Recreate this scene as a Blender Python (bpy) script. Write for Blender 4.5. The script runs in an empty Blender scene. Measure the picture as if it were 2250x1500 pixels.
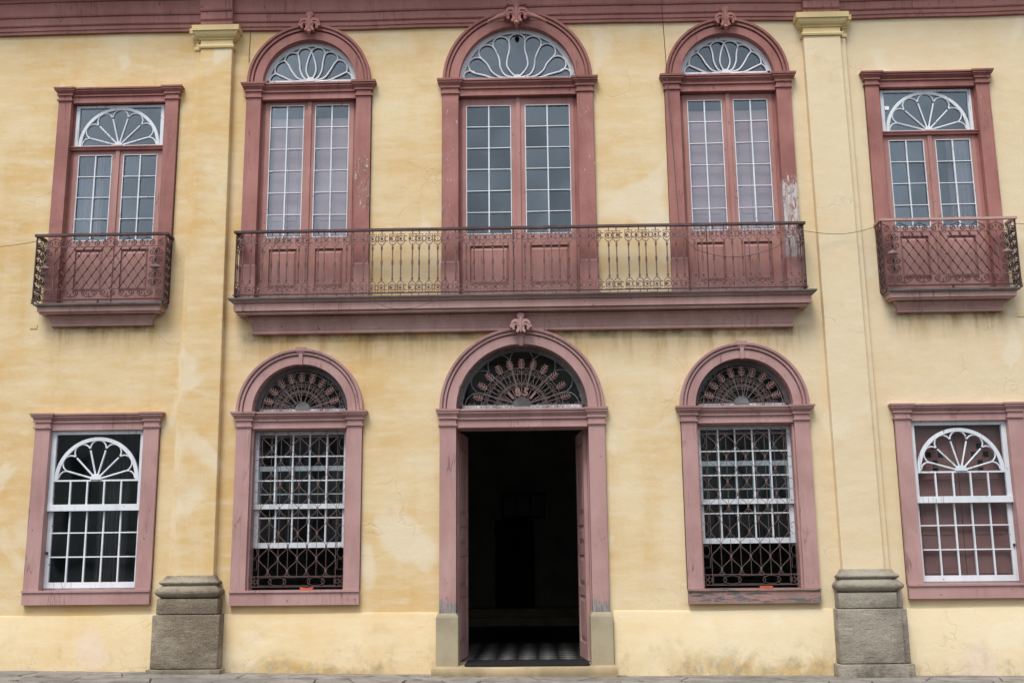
import bpy, bmesh, math, random
from mathutils import Vector, Matrix
random.seed(7)
PI = math.pi
scene = bpy.context.scene
col = scene.collection
R = math.radians

# ------------------------------------------------------------------ camera
# wall face lies in the plane Y=0, the street is towards -Y; camera solved from the facade's verticals/horizontals
CAM = Vector((0.0, -14.4, 1.5)); FPX = 2361.0
yaw, pitch, roll = R(-1.314), R(11.316), R(-0.578)
fw = Vector((math.sin(yaw)*math.cos(pitch), math.cos(yaw)*math.cos(pitch), math.sin(pitch)))
r0 = Vector((math.cos(yaw), -math.sin(yaw), 0)); u0 = r0.cross(fw)
rr = math.cos(roll)*r0 + math.sin(roll)*u0
uu = -math.sin(roll)*r0 + math.cos(roll)*u0
cam = bpy.data.cameras.new('camera'); co = bpy.data.objects.new('camera', cam); col.objects.link(co)
m = Matrix((rr, uu, -fw)).transposed().to_4x4(); m.translation = CAM
co.matrix_world = m
cam.sensor_width = 36; cam.sensor_fit = 'HORIZONTAL'; cam.lens = 36*FPX/2250; cam.clip_end = 2000; cam.clip_start = .1
scene.camera = co
def P(px, py, Y=0.0):
    d = rr*((px-1125)/FPX) - uu*((py-750)/FPX) + fw
    t = (Y-CAM.y)/d.y
    q = CAM + d*t
    return q.x, q.z

# ------------------------------------------------------------------ light
w = bpy.data.worlds.new('World'); scene.world = w; w.use_nodes = True
nt = w.node_tree; nt.nodes.clear()
SUN_EL, SUN_AZ = R(58), R(200)
sky = nt.nodes.new('ShaderNodeTexSky'); sky.sky_type = 'NISHITA'; sky.sun_disc = False
sky.sun_elevation = SUN_EL; sky.sun_rotation = SUN_AZ; sky.air_density = 1.0; sky.dust_density = 1.2; sky.ozone_density = 1
hs = nt.nodes.new('ShaderNodeHueSaturation'); hs.inputs['Saturation'].default_value = .42
bg = nt.nodes.new('ShaderNodeBackground'); bg.inputs['Strength'].default_value = .12
out = nt.nodes.new('ShaderNodeOutputWorld')
tcw = nt.nodes.new('ShaderNodeTexCoord'); cn = nt.nodes.new('ShaderNodeTexNoise'); cn.inputs['Scale'].default_value = 5.5; cn.inputs['Detail'].default_value = 6; cn.inputs['Roughness'].default_value = .58
cr_ = nt.nodes.new('ShaderNodeMapRange'); cr_.inputs['From Min'].default_value = .3; cr_.inputs['From Max'].default_value = .7; cr_.inputs['To Min'].default_value = .55; cr_.inputs['To Max'].default_value = 1.5
cm = nt.nodes.new('ShaderNodeMix'); cm.data_type = 'RGBA'; cm.blend_type = 'MULTIPLY'; cm.inputs[0].default_value = 1
nt.links.new(tcw.outputs['Generated'], cn.inputs['Vector']); nt.links.new(cn.outputs['Fac'], cr_.inputs['Value']); nt.links.new(cr_.outputs[0], cm.inputs[7])
nt.links.new(sky.outputs[0], hs.inputs['Color']); nt.links.new(hs.outputs[0], cm.inputs[6]); nt.links.new(cm.outputs[2], bg.inputs['Color']); nt.links.new(bg.outputs[0], out.inputs[0])
sl = bpy.data.lights.new('sun', 'SUN'); sl.energy = 1.4; sl.angle = R(25); sl.color = (1, .97, .93)
so = bpy.data.objects.new('sun', sl); col.objects.link(so)
# sun stands behind the camera, high, a little to the left
sd = Vector((math.sin(SUN_AZ)*math.cos(SUN_EL), math.cos(SUN_AZ)*math.cos(SUN_EL), math.sin(SUN_EL)))
so.rotation_euler = (-sd).to_track_quat('-Z', 'Y').to_euler(); so.location = (0, -10, 30)
vs = scene.view_settings; vs.view_transform = 'Standard'; vs.look = 'None'; vs.gamma = 1; vs.use_curve_mapping = False; vs.exposure = 0.97

# ------------------------------------------------------------------ materials
def S(r, g, b):
    f = lambda c: (c/255/12.92) if c/255 <= .04045 else ((c/255+.055)/1.055)**2.4
    return (f(r), f(g), f(b), 1)
class N:
    def __init__(s, name):
        s.m = bpy.data.materials.new(name); s.m.use_nodes = True; s.t = s.m.node_tree
        s.b = s.t.nodes['Principled BSDF']
        g = s.t.nodes.new('ShaderNodeNewGeometry'); s.pos = g.outputs['Position']; s.nrm = g.outputs['Normal']
    def node(s, kind, **kw):
        n = s.t.nodes.new(kind)
        for k, v in kw.items(): setattr(n, k, v)
        return n
    def link(s, a, b): s.t.links.new(a, b)
    def vec(s, sx, sy, sz, off=(0,0,0)):
        mp = s.node('ShaderNodeMapping'); mp.inputs['Scale'].default_value = (sx, sy, sz); mp.inputs['Location'].default_value = off
        s.link(s.pos, mp.inputs[0]); return mp.outputs[0]
    def noise(s, scale, detail=4, rough=.55, v=None, dist=0):
        n = s.node('ShaderNodeTexNoise'); n.inputs['Scale'].default_value = scale; n.inputs['Detail'].default_value = detail
        n.inputs['Roughness'].default_value = rough; n.inputs['Distortion'].default_value = dist
        s.link(v if v is not None else s.pos, n.inputs['Vector']); return n.outputs['Fac']
    def ramp(s, v, a, b, lo=0., hi=1.):
        n = s.node('ShaderNodeMapRange'); n.interpolation_type = 'SMOOTHSTEP'
        n.inputs['From Min'].default_value = a; n.inputs['From Max'].default_value = b
        n.inputs['To Min'].default_value = lo; n.inputs['To Max'].default_value = hi
        s.link(v, n.inputs['Value']); return n.outputs['Result']
    def math(s, op, a, b=None, clamp=False):
        n = s.node('ShaderNodeMath', operation=op, use_clamp=clamp)
        for i, v in enumerate((a, b)):
            if v is None: continue
            if isinstance(v, (int, float)): n.inputs[i].default_value = v
            else: s.link(v, n.inputs[i])
        return n.outputs[0]
    def mix(s, fac, a, b, blend='MIX'):
        n = s.node('ShaderNodeMix', data_type='RGBA', blend_type=blend)
        if isinstance(fac, (int, float)): n.inputs[0].default_value = fac
        else: s.link(fac, n.inputs[0])
        for i, v in ((6, a), (7, b)):
            if isinstance(v, tuple): n.inputs[i].default_value = v
            else: s.link(v, n.inputs[i])
        return n.outputs[2]
    def xyz(s):
        n = s.node('ShaderNodeSeparateXYZ'); s.link(s.pos, n.inputs[0]); return n.outputs
    def attr(s, name):
        n = s.node('ShaderNodeAttribute', attribute_name=name); return n.outputs['Fac']
    def bump(s, h, strength=.3, dist=.01):
        n = s.node('ShaderNodeBump'); n.inputs['Strength'].default_value = strength; n.inputs['Distance'].default_value = dist
        s.link(h, n.inputs['Height']); s.link(n.outputs[0], s.b.inputs['Normal'])
    def done(s, color, rough=.8, spec=.3):
        if isinstance(color, tuple): s.b.inputs['Base Color'].default_value = color
        else: s.link(color, s.b.inputs['Base Color'])
        if isinstance(rough, (int, float)): s.b.inputs['Roughness'].default_value = rough
        else: s.link(rough, s.b.inputs['Roughness'])
        s.b.inputs['Specular IOR Level'].default_value = spec
        return s.m
M = {}
def stucco():
    n = N('stucco'); X, Y, Z = n.xyz()
    ochre, pale, cream = S(211,176,119), S(222,202,163), S(226,213,186)
    big = n.noise(.55, 6, .6)
    brush = n.noise(1.6, 5, .65, n.vec(.45, 1, 1.7))
    vert = n.noise(1.0, 5, .6, n.vec(2.2, 1, .28))
    right = n.ramp(X, -5.0, 3.5)
    f = n.math('ADD', n.math('MULTIPLY', n.ramp(big, .36, .64), .50), n.math('MULTIPLY', n.ramp(brush, .36, .66), .50))
    f = n.math('ADD', f, n.math('MULTIPLY', right, .38))
    f = n.math('SUBTRACT', f, n.math('MULTIPLY', n.ramp(vert, .48, .72), .34), True)
    c = n.mix(f, ochre, pale)
    # the right bays were repainted in an even, slightly greyer cream
    c = n.mix(n.math('MULTIPLY', n.ramp(X, 1.0, 3.6), .55), c, S(220,203,171))
    patch = n.math('MULTIPLY', n.ramp(n.noise(.9, 3, .5, n.vec(1, 1, .75, (3.1, 0, 1.7)), .6), .60, .66), .6)
    c = n.mix(patch, c, cream)
    strokes = n.ramp(n.noise(7, 3, .6, n.vec(.3, 1, 1.3)), .45, .75)
    c = n.mix(n.math('MULTIPLY', strokes, .38), c, cream)
    # plinth course: paler, limewashed
    pl = n.ramp(Z, .79, .80, 1, 0)
    c = n.mix(n.math('MULTIPLY', pl, .4), c, S(222,206,170))
    # run-off stains below the balconies
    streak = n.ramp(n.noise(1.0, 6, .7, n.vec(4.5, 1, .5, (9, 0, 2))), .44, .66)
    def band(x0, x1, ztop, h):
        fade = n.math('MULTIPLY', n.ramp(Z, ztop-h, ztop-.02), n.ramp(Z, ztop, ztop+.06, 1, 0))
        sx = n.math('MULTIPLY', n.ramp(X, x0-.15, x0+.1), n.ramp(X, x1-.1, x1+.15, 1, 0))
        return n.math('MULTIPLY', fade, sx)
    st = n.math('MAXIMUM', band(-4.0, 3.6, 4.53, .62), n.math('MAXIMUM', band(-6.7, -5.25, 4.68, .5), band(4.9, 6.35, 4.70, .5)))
    sills = n.math('MAXIMUM', n.math('MAXIMUM', band(-6.8,-5.1,.93,.17), band(-4.05,-2.35,.92,.2)), n.math('MAXIMUM', band(1.93,3.62,.88,.1), band(4.77,6.4,.92,.12)))
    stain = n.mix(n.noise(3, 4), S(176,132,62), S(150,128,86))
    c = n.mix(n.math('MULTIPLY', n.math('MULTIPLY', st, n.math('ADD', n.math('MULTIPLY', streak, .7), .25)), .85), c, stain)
    c = n.mix(n.math('MULTIPLY', sills, .3), c, S(190,146,72))
    # thin, uneven grey-brown band right under the balcony slabs
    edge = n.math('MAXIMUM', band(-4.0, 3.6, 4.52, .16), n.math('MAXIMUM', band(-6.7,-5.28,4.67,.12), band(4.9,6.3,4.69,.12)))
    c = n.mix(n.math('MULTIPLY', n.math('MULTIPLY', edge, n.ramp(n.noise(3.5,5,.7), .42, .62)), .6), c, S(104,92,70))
    # rising damp
    low = n.ramp(Z, .02, .52, 1, 0)
    damp = n.ramp(n.math('ADD', n.noise(1.7, 7, .68, n.vec(1,1,1,(5.3,0,0)), .8), n.math('MULTIPLY', low, .2)), .57, .78)
    mid = n.math('ADD', n.math('MULTIPLY', n.ramp(n.math('ABSOLUTE', n.math('SUBTRACT', X, -2.9)), .3, 1.5, 1, 0), .9),
                 n.math('ADD', n.math('MULTIPLY', n.ramp(n.math('ABSOLUTE', n.math('SUBTRACT', X, 2.8)), .5, 1.5, 1, 0), .9), .2))
    dm = n.math('MULTIPLY', n.math('MULTIPLY', n.math('MULTIPLY', damp, low), mid, True), .72)
    c = n.mix(dm, c, n.mix(n.ramp(n.noise(9, 4), .4, .6), S(190,154,90), S(158,140,104)))
    grime = n.math('MULTIPLY', n.ramp(n.noise(3.1, 7, .72, n.vec(1,1,.8,(8,0,3))), .50, .70), n.ramp(Z, .0, .62, .6, 0))
    c = n.mix(grime, c, S(140,126,98))
    soot = n.math('MULTIPLY', n.ramp(n.noise(1.3, 7, .7, n.vec(1,1,1.2,(4,0,6))), .56, .76), .28)
    c = n.mix(soot, c, S(176,150,108))
    specks = n.ramp(n.noise(26, 3, .6), .66, .72)
    c = n.mix(n.math('MULTIPLY', n.math('MULTIPLY', specks, low), .7), c, S(150,138,110))
    pinkp = n.math('MULTIPLY', n.math('MULTIPLY', n.ramp(n.noise(.8,2,.4,n.vec(1,1,1,(1.3,0,7.2))), .62,.67), n.ramp(Z,.2,1.8,1,0)), .5)
    c = n.mix(pinkp, c, S(219,198,182))
    # hairline cracks
    vo = n.node('ShaderNodeTexVoronoi', feature='DISTANCE_TO_EDGE'); vo.inputs['Scale'].default_value = .8
    wv = n.node('ShaderNodeVectorMath', operation='ADD')
    nz = n.node('ShaderNodeTexNoise'); nz.inputs['Scale'].default_value = 2.2; nz.inputs['Detail'].default_value = 5; n.link(n.pos, nz.inputs['Vector'])
    sc = n.node('ShaderNodeVectorMath', operation='SCALE'); sc.inputs['Scale'].default_value = .55; n.link(nz.outputs['Color'], sc.inputs[0])
    n.link(n.pos, wv.inputs[0]); n.link(sc.outputs[0], wv.inputs[1]); n.link(wv.outputs[0], vo.inputs['Vector'])
    crack = n.math('MULTIPLY', n.ramp(vo.outputs['Distance'], .0, .006, 1, 0), n.ramp(n.noise(.7, 3, .5, n.vec(1,1,1,(0,0,4))), .53, .6))
    c = n.mix(n.math('MULTIPLY', crack, .14), c, S(150,118,74))
    h = n.math('ADD', n.math('MULTIPLY', n.noise(3.2, 5, .6), 1.0), n.math('MULTIPLY', n.noise(38, 3, .6), .22))
    n.bump(n.math('SUBTRACT', h, n.math('MULTIPLY', crack, .3)), .35, .03)
    return n.done(c, .93, .12)
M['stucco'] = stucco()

def paint_wood(name, c1, c2, worn, peel=.0, gloss=.55, horiz=False):
    """painted timber: slow colour drift, grain along Z, chipped spots; the 'wear' attribute marks bare places"""
    n = N(name); X, Y, Z = n.xyz()
    c = n.mix(n.ramp(n.noise(.9, 5, .6), .35, .65), c1, c2)
    v = n.noise(1, 5, .65, n.vec(9, 9, .8)); h_ = n.noise(1, 5, .65, n.vec(.8, 9, 9))
    c = n.mix(n.math('MULTIPLY', n.ramp(v, .5, .75), .45), c, tuple(x*.72 for x in c1[:3])+(1,))
    c = n.mix(n.math('MULTIPLY', n.ramp(h_, .55, .8), .2), c, tuple(min(1, x*1.25) for x in c2[:3])+(1,))
    dust = n.math('MULTIPLY', n.ramp(n.noise(1, 6, .7, n.vec(3.5, 3.5, 1.1, (5, 2, 8))), .42, .72), .34)
    c = n.mix(dust, c, tuple(min(.8, x*1.15+.05) for x in c2[:3])+(1,))
    wear = n.attr('wear')
    chips = n.noise(1, 6, .75, n.vec(3.5, 20, 24) if horiz else n.vec(30, 30, 11), .4)
    chip = n.ramp(n.math('ADD', chips, n.math('ADD', n.math('MULTIPLY', wear, .42), peel)), .74, .78)
    bare = n.mix(n.ramp(n.noise(1, 4, .6, n.vec(3, 60, 60) if horiz else n.vec(60, 60, 3)), .35, .65), worn, tuple(x*.55 for x in worn[:3])+(1,))
    c = n.mix(chip, c, bare)
    cr = n.noise(1, 3, .5, n.vec(7, 7, .55, (2, 5, 1)))
    crk = n.math('MULTIPLY', n.ramp(n.math('ABSOLUTE', n.math('SUBTRACT', cr, .5)), .0, .012, 1, 0), n.ramp(n.noise(1.1, 2, .5, n.vec(1,1,1,(7,1,3))), .50, .58))
    c = n.mix(n.math('MULTIPLY', crk, .55), c, S(64,44,42))
    nails = n.ramp(n.noise(16, 2, .5, n.vec(1,1,1,(3,3,9))), .70, .735)
    c = n.mix(n.math('MULTIPLY', nails, .6), c, S(84,58,54))
    dirt = n.ramp(n.noise(2.3, 6, .7), .58, .78)
    c = n.mix(n.math('MULTIPLY', dirt, .38), c, S(78,58,52))
    n.bump(n.math('SUBTRACT', n.math('MULTIPLY', v, .6), n.math('MULTIPLY', chip, .6)), .25, .006)
    return n.done(c, n.ramp(chips, .3, .7, gloss-.08, gloss+.12), .35)
M['wood_up'] = paint_wood('paint_red_brown', S(140,88,79), S(162,108,99), S(200,192,186), .045)
M['wood_low'] = paint_wood('paint_faded_pink', S(164,126,121), S(179,142,136), S(146,140,136), .022)
M['wood_balc'] = paint_wood('paint_dusty_red', S(166,128,119), S(184,149,139), S(104,96,92), -.02)
M['wood_corn'] = paint_wood('paint_dark_red', S(146,95,86), S(162,109,99), S(120,90,84), -.06)
M['wood_grey'] = paint_wood('weathered_board', S(164,124,114), S(140,114,106), S(112,110,110), .25, .8, True)
M['wood_leaf'] = paint_wood('paint_leaf_red', S(156,106,97), S(172,126,117), S(206,190,180), -.01)
M['wood_leaf_pink'] = paint_wood('paint_leaf_pink', S(158,113,105), S(172,128,120), S(200,190,182), -.02)
M['white'] = paint_wood('paint_white', S(206,211,216), S(222,226,229), S(150,140,130), -.03)
M['rail'] = paint_wood('handrail_weathered', S(72,56,56), S(96,76,74), S(128,128,126), .08, .75)
def iron():
    n = N('painted_iron')
    c = n.mix(n.ramp(n.noise(3, 5), .35, .65), S(104,76,72), S(124,94,89))
    c = n.mix(n.ramp(n.noise(30, 3), .55, .7), c, S(78,58,55))
    return n.done(c, .62, .4)
M['iron'] = iron()
def plain(name, c, rough=.8, var=.25, sc=4, spec=.25):
    n = N(name)
    k = n.mix(n.ramp(n.noise(sc, 5, .6), .35, .68), c, tuple(x*(1-var) for x in c[:3])+(1,))
    n.bump(n.noise(sc*8, 4, .6), .2, .01)
    return n.done(k, rough, spec)
M['iron_dark'] = plain('iron_dark', S(80,60,58), .6)
M['iron_low'] = plain('iron_faded', S(112,94,90), .65)
M['iron_leaf'] = plain('iron_leaf', S(140,108,103), .65)
M['white_shaded_dusty'] = plain('paint_white_shaded_dusty', S(128,130,130), .8, .3, 8)  # dusty white, its grey also holding the shade of fanlights behind iron
M['cap_stucco'] = plain('stucco_moulded', S(219,197,146), .92, .12, 2.2, .12)
def granite():
    n = N('granite'); X, Y, Z = n.xyz()
    c = n.mix(n.ramp(n.noise(1.3, 7, .65, n.vec(1,1,1.5)), .38, .64), S(162,151,131), S(118,105,88))
    st = n.noise(1, 6, .7, n.vec(2.2, 2.2, 13, (1,4,2)))
    c = n.mix(n.math('MULTIPLY', n.ramp(st, .46, .72), .55), c, S(98,86,70))
    c = n.mix(n.math('MULTIPLY', n.ramp(n.noise(1, 5, .7, n.vec(3, 3, 16, (6,2,2))), .60, .72), .5), c, S(190,184,172))
    c = n.mix(n.math('MULTIPLY', n.ramp(n.noise(75, 3, .6), .50, .68), .40), c, S(182,176,164))
    c = n.mix(n.math('MULTIPLY', n.ramp(n.noise(60, 3, .6, n.vec(1,1,1,(4,4,4))), .54, .68), .5), c, S(80,72,64))
    c = n.mix(n.math('MULTIPLY', n.ramp(X, -1, 1), .22), c, S(150,150,146))
    c = n.mix(n.math('MULTIPLY', n.ramp(n.noise(2.6, 6, .7), .42, .62), n.ramp(Z, .0, .30, .6, 0)), c, S(76,68,58))
    n.bump(n.math('ADD', n.math('MULTIPLY', n.noise(7, 6, .7), 1.3), n.math('ADD', n.math('MULTIPLY', st, .6), n.math('MULTIPLY', n.noise(70, 3, .6), .4))), .8, .03)
    return n.done(c, .92, .2)
M['granite'] = granite()
M['door_stone'] = plain('door_stone', S(168,156,130), .9, .2, 3)
M['step_stone'] = plain('step_stone', S(186,166,130), .9, .3, 2.5)
def paving():
    n = N('paving_stone'); oi = n.node('ShaderNodeObjectInfo')
    c = n.mix(oi.outputs['Random'], S(128,124,117), S(152,146,138))
    c = n.mix(n.ramp(n.noise(4, 6, .65), .4, .7), c, S(112,106,98))
    c = n.mix(n.ramp(n.noise(50, 3), .6, .7), c, S(88,82,76))
    n.bump(n.math('ADD', n.noise(6, 5), n.math('MULTIPLY', n.noise(60, 3), .3)), .5, .02)
    return n.done(c, .88, .25)
M['paving'] = paving()
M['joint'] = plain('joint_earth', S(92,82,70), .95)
M['asphalt'] = plain('asphalt', (.06,.06,.06,1), .9, .3, 6)
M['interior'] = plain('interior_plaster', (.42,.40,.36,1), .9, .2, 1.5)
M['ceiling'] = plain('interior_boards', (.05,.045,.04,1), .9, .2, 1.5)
M['shutter'] = plain('inner_shutter', S(186,150,155), .7, .10, 2.0)
M['shutter_low'] = plain('inner_shutter_red', S(164,118,115), .7, .15, 2.0)
M['curtain'] = plain('curtain_cloth', S(84,80,82), .9, .15, 3)
M['muslin'] = plain('muslin', S(132,112,118), .9, .15, 3)
M['dark_glass'] = plain('dark_glass', (.01,.01,.01,1), .32, .2, 3, .45)
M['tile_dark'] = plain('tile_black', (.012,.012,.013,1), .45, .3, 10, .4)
M['tile_light'] = plain('tile_grey', (.20,.20,.19,1), .4, .2, 10, .4)
M['rubber'] = plain('rubber_mat', (.018,.018,.018,1), .75, .2, 30)
M['terracotta'] = plain('terracotta', S(196,88,62), .8, .25, 20)
M['cable'] = plain('cable_sheath', S(92,84,80), .7)
M['patch_white'] = plain('plain_white', S(236,238,238), .8, .03)
M['opp_wall'] = plain('opposite_wall', (.34,.31,.27,1), .9, .3, .4)
M['opp_roof'] = plain('opposite_roof', (.10,.06,.045,1), .9, .3, .6)
M['opp_dark'] = plain('opposite_window', (.03,.03,.035,1), .4)
def glass():
    m = bpy.data.materials.new('old_glass'); m.use_nodes = True; t = m.node_tree; t.nodes.clear()
    o = t.nodes.new('ShaderNodeOutputMaterial'); mx = t.nodes.new('ShaderNodeMixShader')
    tr = t.nodes.new('ShaderNodeBsdfTransparent'); tr.inputs[0].default_value = (.86,.89,.89,1)
    gl = t.nodes.new('ShaderNodeBsdfGlossy'); gl.inputs['Roughness'].default_value = .03; gl.inputs['Color'].default_value = (.86,.95,1,1)
    lw = t.nodes.new('ShaderNodeLayerWeight'); lw.inputs['Blend'].default_value = .5
    pw = t.nodes.new('ShaderNodeMath'); pw.operation = 'POWER'; pw.inputs[1].default_value = 5; t.links.new(lw.outputs['Facing'], pw.inputs[0])
    fr = t.nodes.new('ShaderNodeMath'); fr.operation = 'MULTIPLY_ADD'; fr.inputs[1].default_value = .925; fr.inputs[2].default_value = .075; t.links.new(pw.outputs[0], fr.inputs[0])
    ns = t.nodes.new('ShaderNodeTexNoise'); ns.inputs['Scale'].default_value = 1.6; ns.inputs['Detail'].default_value = 1
    g = t.nodes.new('ShaderNodeNewGeometry'); t.links.new(g.outputs['Position'], ns.inputs['Vector'])
    bp = t.nodes.new('ShaderNodeBump'); bp.inputs['Strength'].default_value = .06; bp.inputs['Distance'].default_value = .05
    t.links.new(ns.outputs['Fac'], bp.inputs['Height']); t.links.new(bp.outputs[0], gl.inputs['Normal'])
    t.links.new(fr.outputs[0], mx.inputs[0]); t.links.new(tr.outputs[0], mx.inputs[1]); t.links.new(gl.outputs[0], mx.inputs[2])
    t.links.new(mx.outputs[0], o.inputs[0]); return m
M['glass'] = glass()

# ------------------------------------------------------------------ mesh helpers
class MB:
    def __init__(s): s.v = []; s.f = []; s.wear = {}
    def box(s, x0, x1, y0, y1, z0, z1):
        b = len(s.v)
        s.v += [(x0,y0,z0),(x1,y0,z0),(x1,y1,z0),(x0,y1,z0),(x0,y0,z1),(x1,y0,z1),(x1,y1,z1),(x0,y1,z1)]
        s.f += [(b,b+3,b+2,b+1),(b+4,b+5,b+6,b+7),(b,b+1,b+5,b+4),(b+1,b+2,b+6,b+5),(b+2,b+3,b+7,b+6),(b+3,b,b+4,b+7)]
        return s
    def hexa(s, q):    # 8 points: 4 bottom ring, 4 top ring (same order as box)
        b = len(s.v); s.v += q
        s.f += [(b,b+3,b+2,b+1),(b+4,b+5,b+6,b+7),(b,b+1,b+5,b+4),(b+1,b+2,b+6,b+5),(b+2,b+3,b+7,b+6),(b+3,b,b+4,b+7)]
        return s
    def prism(s, poly, y0, y1):     # poly in XZ, counter-clockwise seen from -Y ; y0 front
        b = len(s.v); n = len(poly)
        s.v += [(x, y0, z) for x, z in poly] + [(x, y1, z) for x, z in poly]
        s.f += [tuple(range(b, b+n)), tuple(range(b+2*n-1, b+n-1, -1))]
        for i in range(n):
            j = (i+1) % n; s.f.append((b+i, b+n+i, b+n+j, b+j))
        return s
    def rects(s, levels, x0, x1, yb, yf):   # stacked rectangles: (z, px, py) grows x by px, front by py
        b = len(s.v)
        for z, px, py in levels:
            s.v += [(x0-px, yf-py, z), (x1+px, yf-py, z), (x1+px, yb, z), (x0-px, yb, z)]
        n = len(levels)
        s.f.append((b, b+3, b+2, b+1)); t = b+4*(n-1); s.f.append((t, t+1, t+2, t+3))
        for k in range(n-1):
            for i in range(4):
                j = (i+1) % 4; s.f.append((b+4*k+i, b+4*k+j, b+4*k+4+j, b+4*k+4+i))
        return s
    def arch(s, cx, cz, prof, a0=0, a1=PI, n=40):   # revolve closed profile of (radius, y)
        b = len(s.v); k = len(prof)
        for i in range(n+1):
            a = a0+(a1-a0)*i/n
            for r, y in prof: s.v.append((cx+r*math.cos(a), y, cz+r*math.sin(a)))
        for i in range(n):
            for j in range(k):
                l = (j+1) % k
                s.f.append((b+i*k+j, b+i*k+l, b+(i+1)*k+l, b+(i+1)*k+j))
        s.f.append(tuple(b+j for j in range(k-1, -1, -1))); s.f.append(tuple(b+n*k+j for j in range(k)))
        return s
    def tube(s, pts, r, n=5, closed=False, flat=1.0):   # r: number or list ; flat squeezes along Y
        pts = [Vector(p) for p in pts]; N_ = len(pts); b = len(s.v)
        if N_ < 2: return s
        up0 = Vector((0,1,0))
        for i, p in enumerate(pts):
            if closed: d = pts[(i+1) % N_]-pts[i-1]
            else: d = pts[min(i+1, N_-1)]-pts[max(i-1, 0)]
            if d.length < 1e-9: d = Vector((0,0,1))
            d.normalize()
            u = up0 if abs(d.dot(up0)) < .95 else Vector((1,0,0))
            sd_ = d.cross(u).normalized(); u2 = sd_.cross(d).normalized()
            rad = r[i] if isinstance(r, (list, tuple)) else r
            for k in range(n):
                a = 2*PI*(k+.5)/n
                q = p + sd_*(rad*math.cos(a)) + u2*(rad*math.sin(a)*flat)
                s.v.append(tuple(q))
        m_ = N_ if closed else N_-1
        for i in range(m_):
            j = (i+1) % N_
            for k in range(n):
                l = (k+1) % n
                s.f.append((b+i*n+k, b+i*n+l, b+j*n+l, b+j*n+k))
        if not closed:
            s.f.append(tuple(b+k for k in range(n-1, -1, -1))); s.f.append(tuple(b+(N_-1)*n+k for k in range(n)))
        return s
    def lathe(s, x, y, prof, n=8):     # prof (r,z) bottom to top
        b = len(s.v)
        for r, z in prof:
            for k in range(n):
                a = 2*PI*k/n; s.v.append((x+r*math.cos(a), y+r*math.sin(a), z))
        for i in range(len(prof)-1):
            for k in range(n):
                l = (k+1) % n; s.f.append((b+i*n+k, b+i*n+l, b+(i+1)*n+l, b+(i+1)*n+k))
        s.f.append(tuple(b+k for k in range(n-1, -1, -1))); t = b+(len(prof)-1)*n; s.f.append(tuple(t+k for k in range(n)))
        return s
    def mesh(s, name, mat, smooth=False, fix=True):
        me = bpy.data.meshes.new(name); me.from_pydata(s.v, [], s.f)
        if fix:
            bm = bmesh.new(); bm.from_mesh(me); bmesh.ops.recalc_face_normals(bm, faces=bm.faces); bm.to_mesh(me); bm.free()
        me.materials.append(M[mat] if isinstance(mat, str) else mat)
        if smooth:
            me.polygons.foreach_set('use_smooth', [True]*len(me.polygons))
            me.set_sharp_from_angle(angle=R(40))
        if s.wear:
            at = me.attributes.new('wear', 'FLOAT', 'POINT')
            for i in range(len(me.vertices)): at.data[i].value = s.wear.get(i, 0)
        me.update(); return me
    def build(s, name, mat, parent=None, loc=(0,0,0), smooth=False, bevel=0):
        return link(name, s.mesh(name, mat, smooth), parent, loc, bevel)
def link(name, me, parent=None, loc=(0,0,0), bevel=0):
    o = bpy.data.objects.new(name, me); col.objects.link(o); o.parent = parent; o.location = loc
    if bevel:
        b = o.modifiers.new('bevel', 'BEVEL'); b.width = bevel; b.segments = 2; b.limit_method = 'ANGLE'; b.angle_limit = R(35)
    return o
def tag(o, label=None, cat=None, group=None, kind=None):
    if label: o['label'] = label
    if cat: o['category'] = cat
    if group: o['group'] = group
    if kind: o['kind'] = kind
    return o
def empty(name, loc=(0,0,0), parent=None):
    o = bpy.data.objects.new(name, None); col.objects.link(o); o.location = loc; o.parent = parent; o.empty_display_size = .2; return o
CACHE = {}
def shared(key, fn):
    if key not in CACHE: CACHE[key] = fn()
    return CACHE[key]
def pane(w_, h_, parent, x, y, z):
    me = shared(('pane', round(w_,3), round(h_,3)), lambda: MB().box(-w_/2, w_/2, -.002, .002, -h_/2, h_/2).mesh('pane', 'glass'))
    o = link('pane', me, parent, (x, y, z))
    o.rotation_euler = (random.uniform(-.024,.024), 0, random.uniform(-.024,.024)); return o
def bar(x0, z0, x1, z1, wd, dp, mat, parent, y, name='glazing_bar'):
    """straight square bar between two points of the facade plane"""
    L = math.hypot(x1-x0, z1-z0)
    me = shared((name, mat, round(L,2), wd, dp), lambda: MB().box(-L/2, L/2, -dp/2, dp/2, -wd/2, wd/2).mesh(name, mat))
    o = link(name, me, parent, ((x0+x1)/2, y, (z0+z1)/2)); o.rotation_euler = (0, -math.atan2(z1-z0, x1-x0), 0); return o
def arcpts(cx, cz, r, a0, a1, n, y): return [(cx+r*math.cos(a0+(a1-a0)*i/n), y, cz+r*math.sin(a0+(a1-a0)*i/n)) for i in range(n+1)]
def spiral(cx, cz, r_out, r_in, a0, turns, y, n=14):
    k = max(6, int(n*abs(turns)))
    return [(cx+(r_out+(r_in-r_out)*i/k)*math.cos(a0+2*PI*turns*i/k), y, cz+(r_out+(r_in-r_out)*i/k)*math.sin(a0+2*PI*turns*i/k)) for i in range(k+1)]
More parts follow.
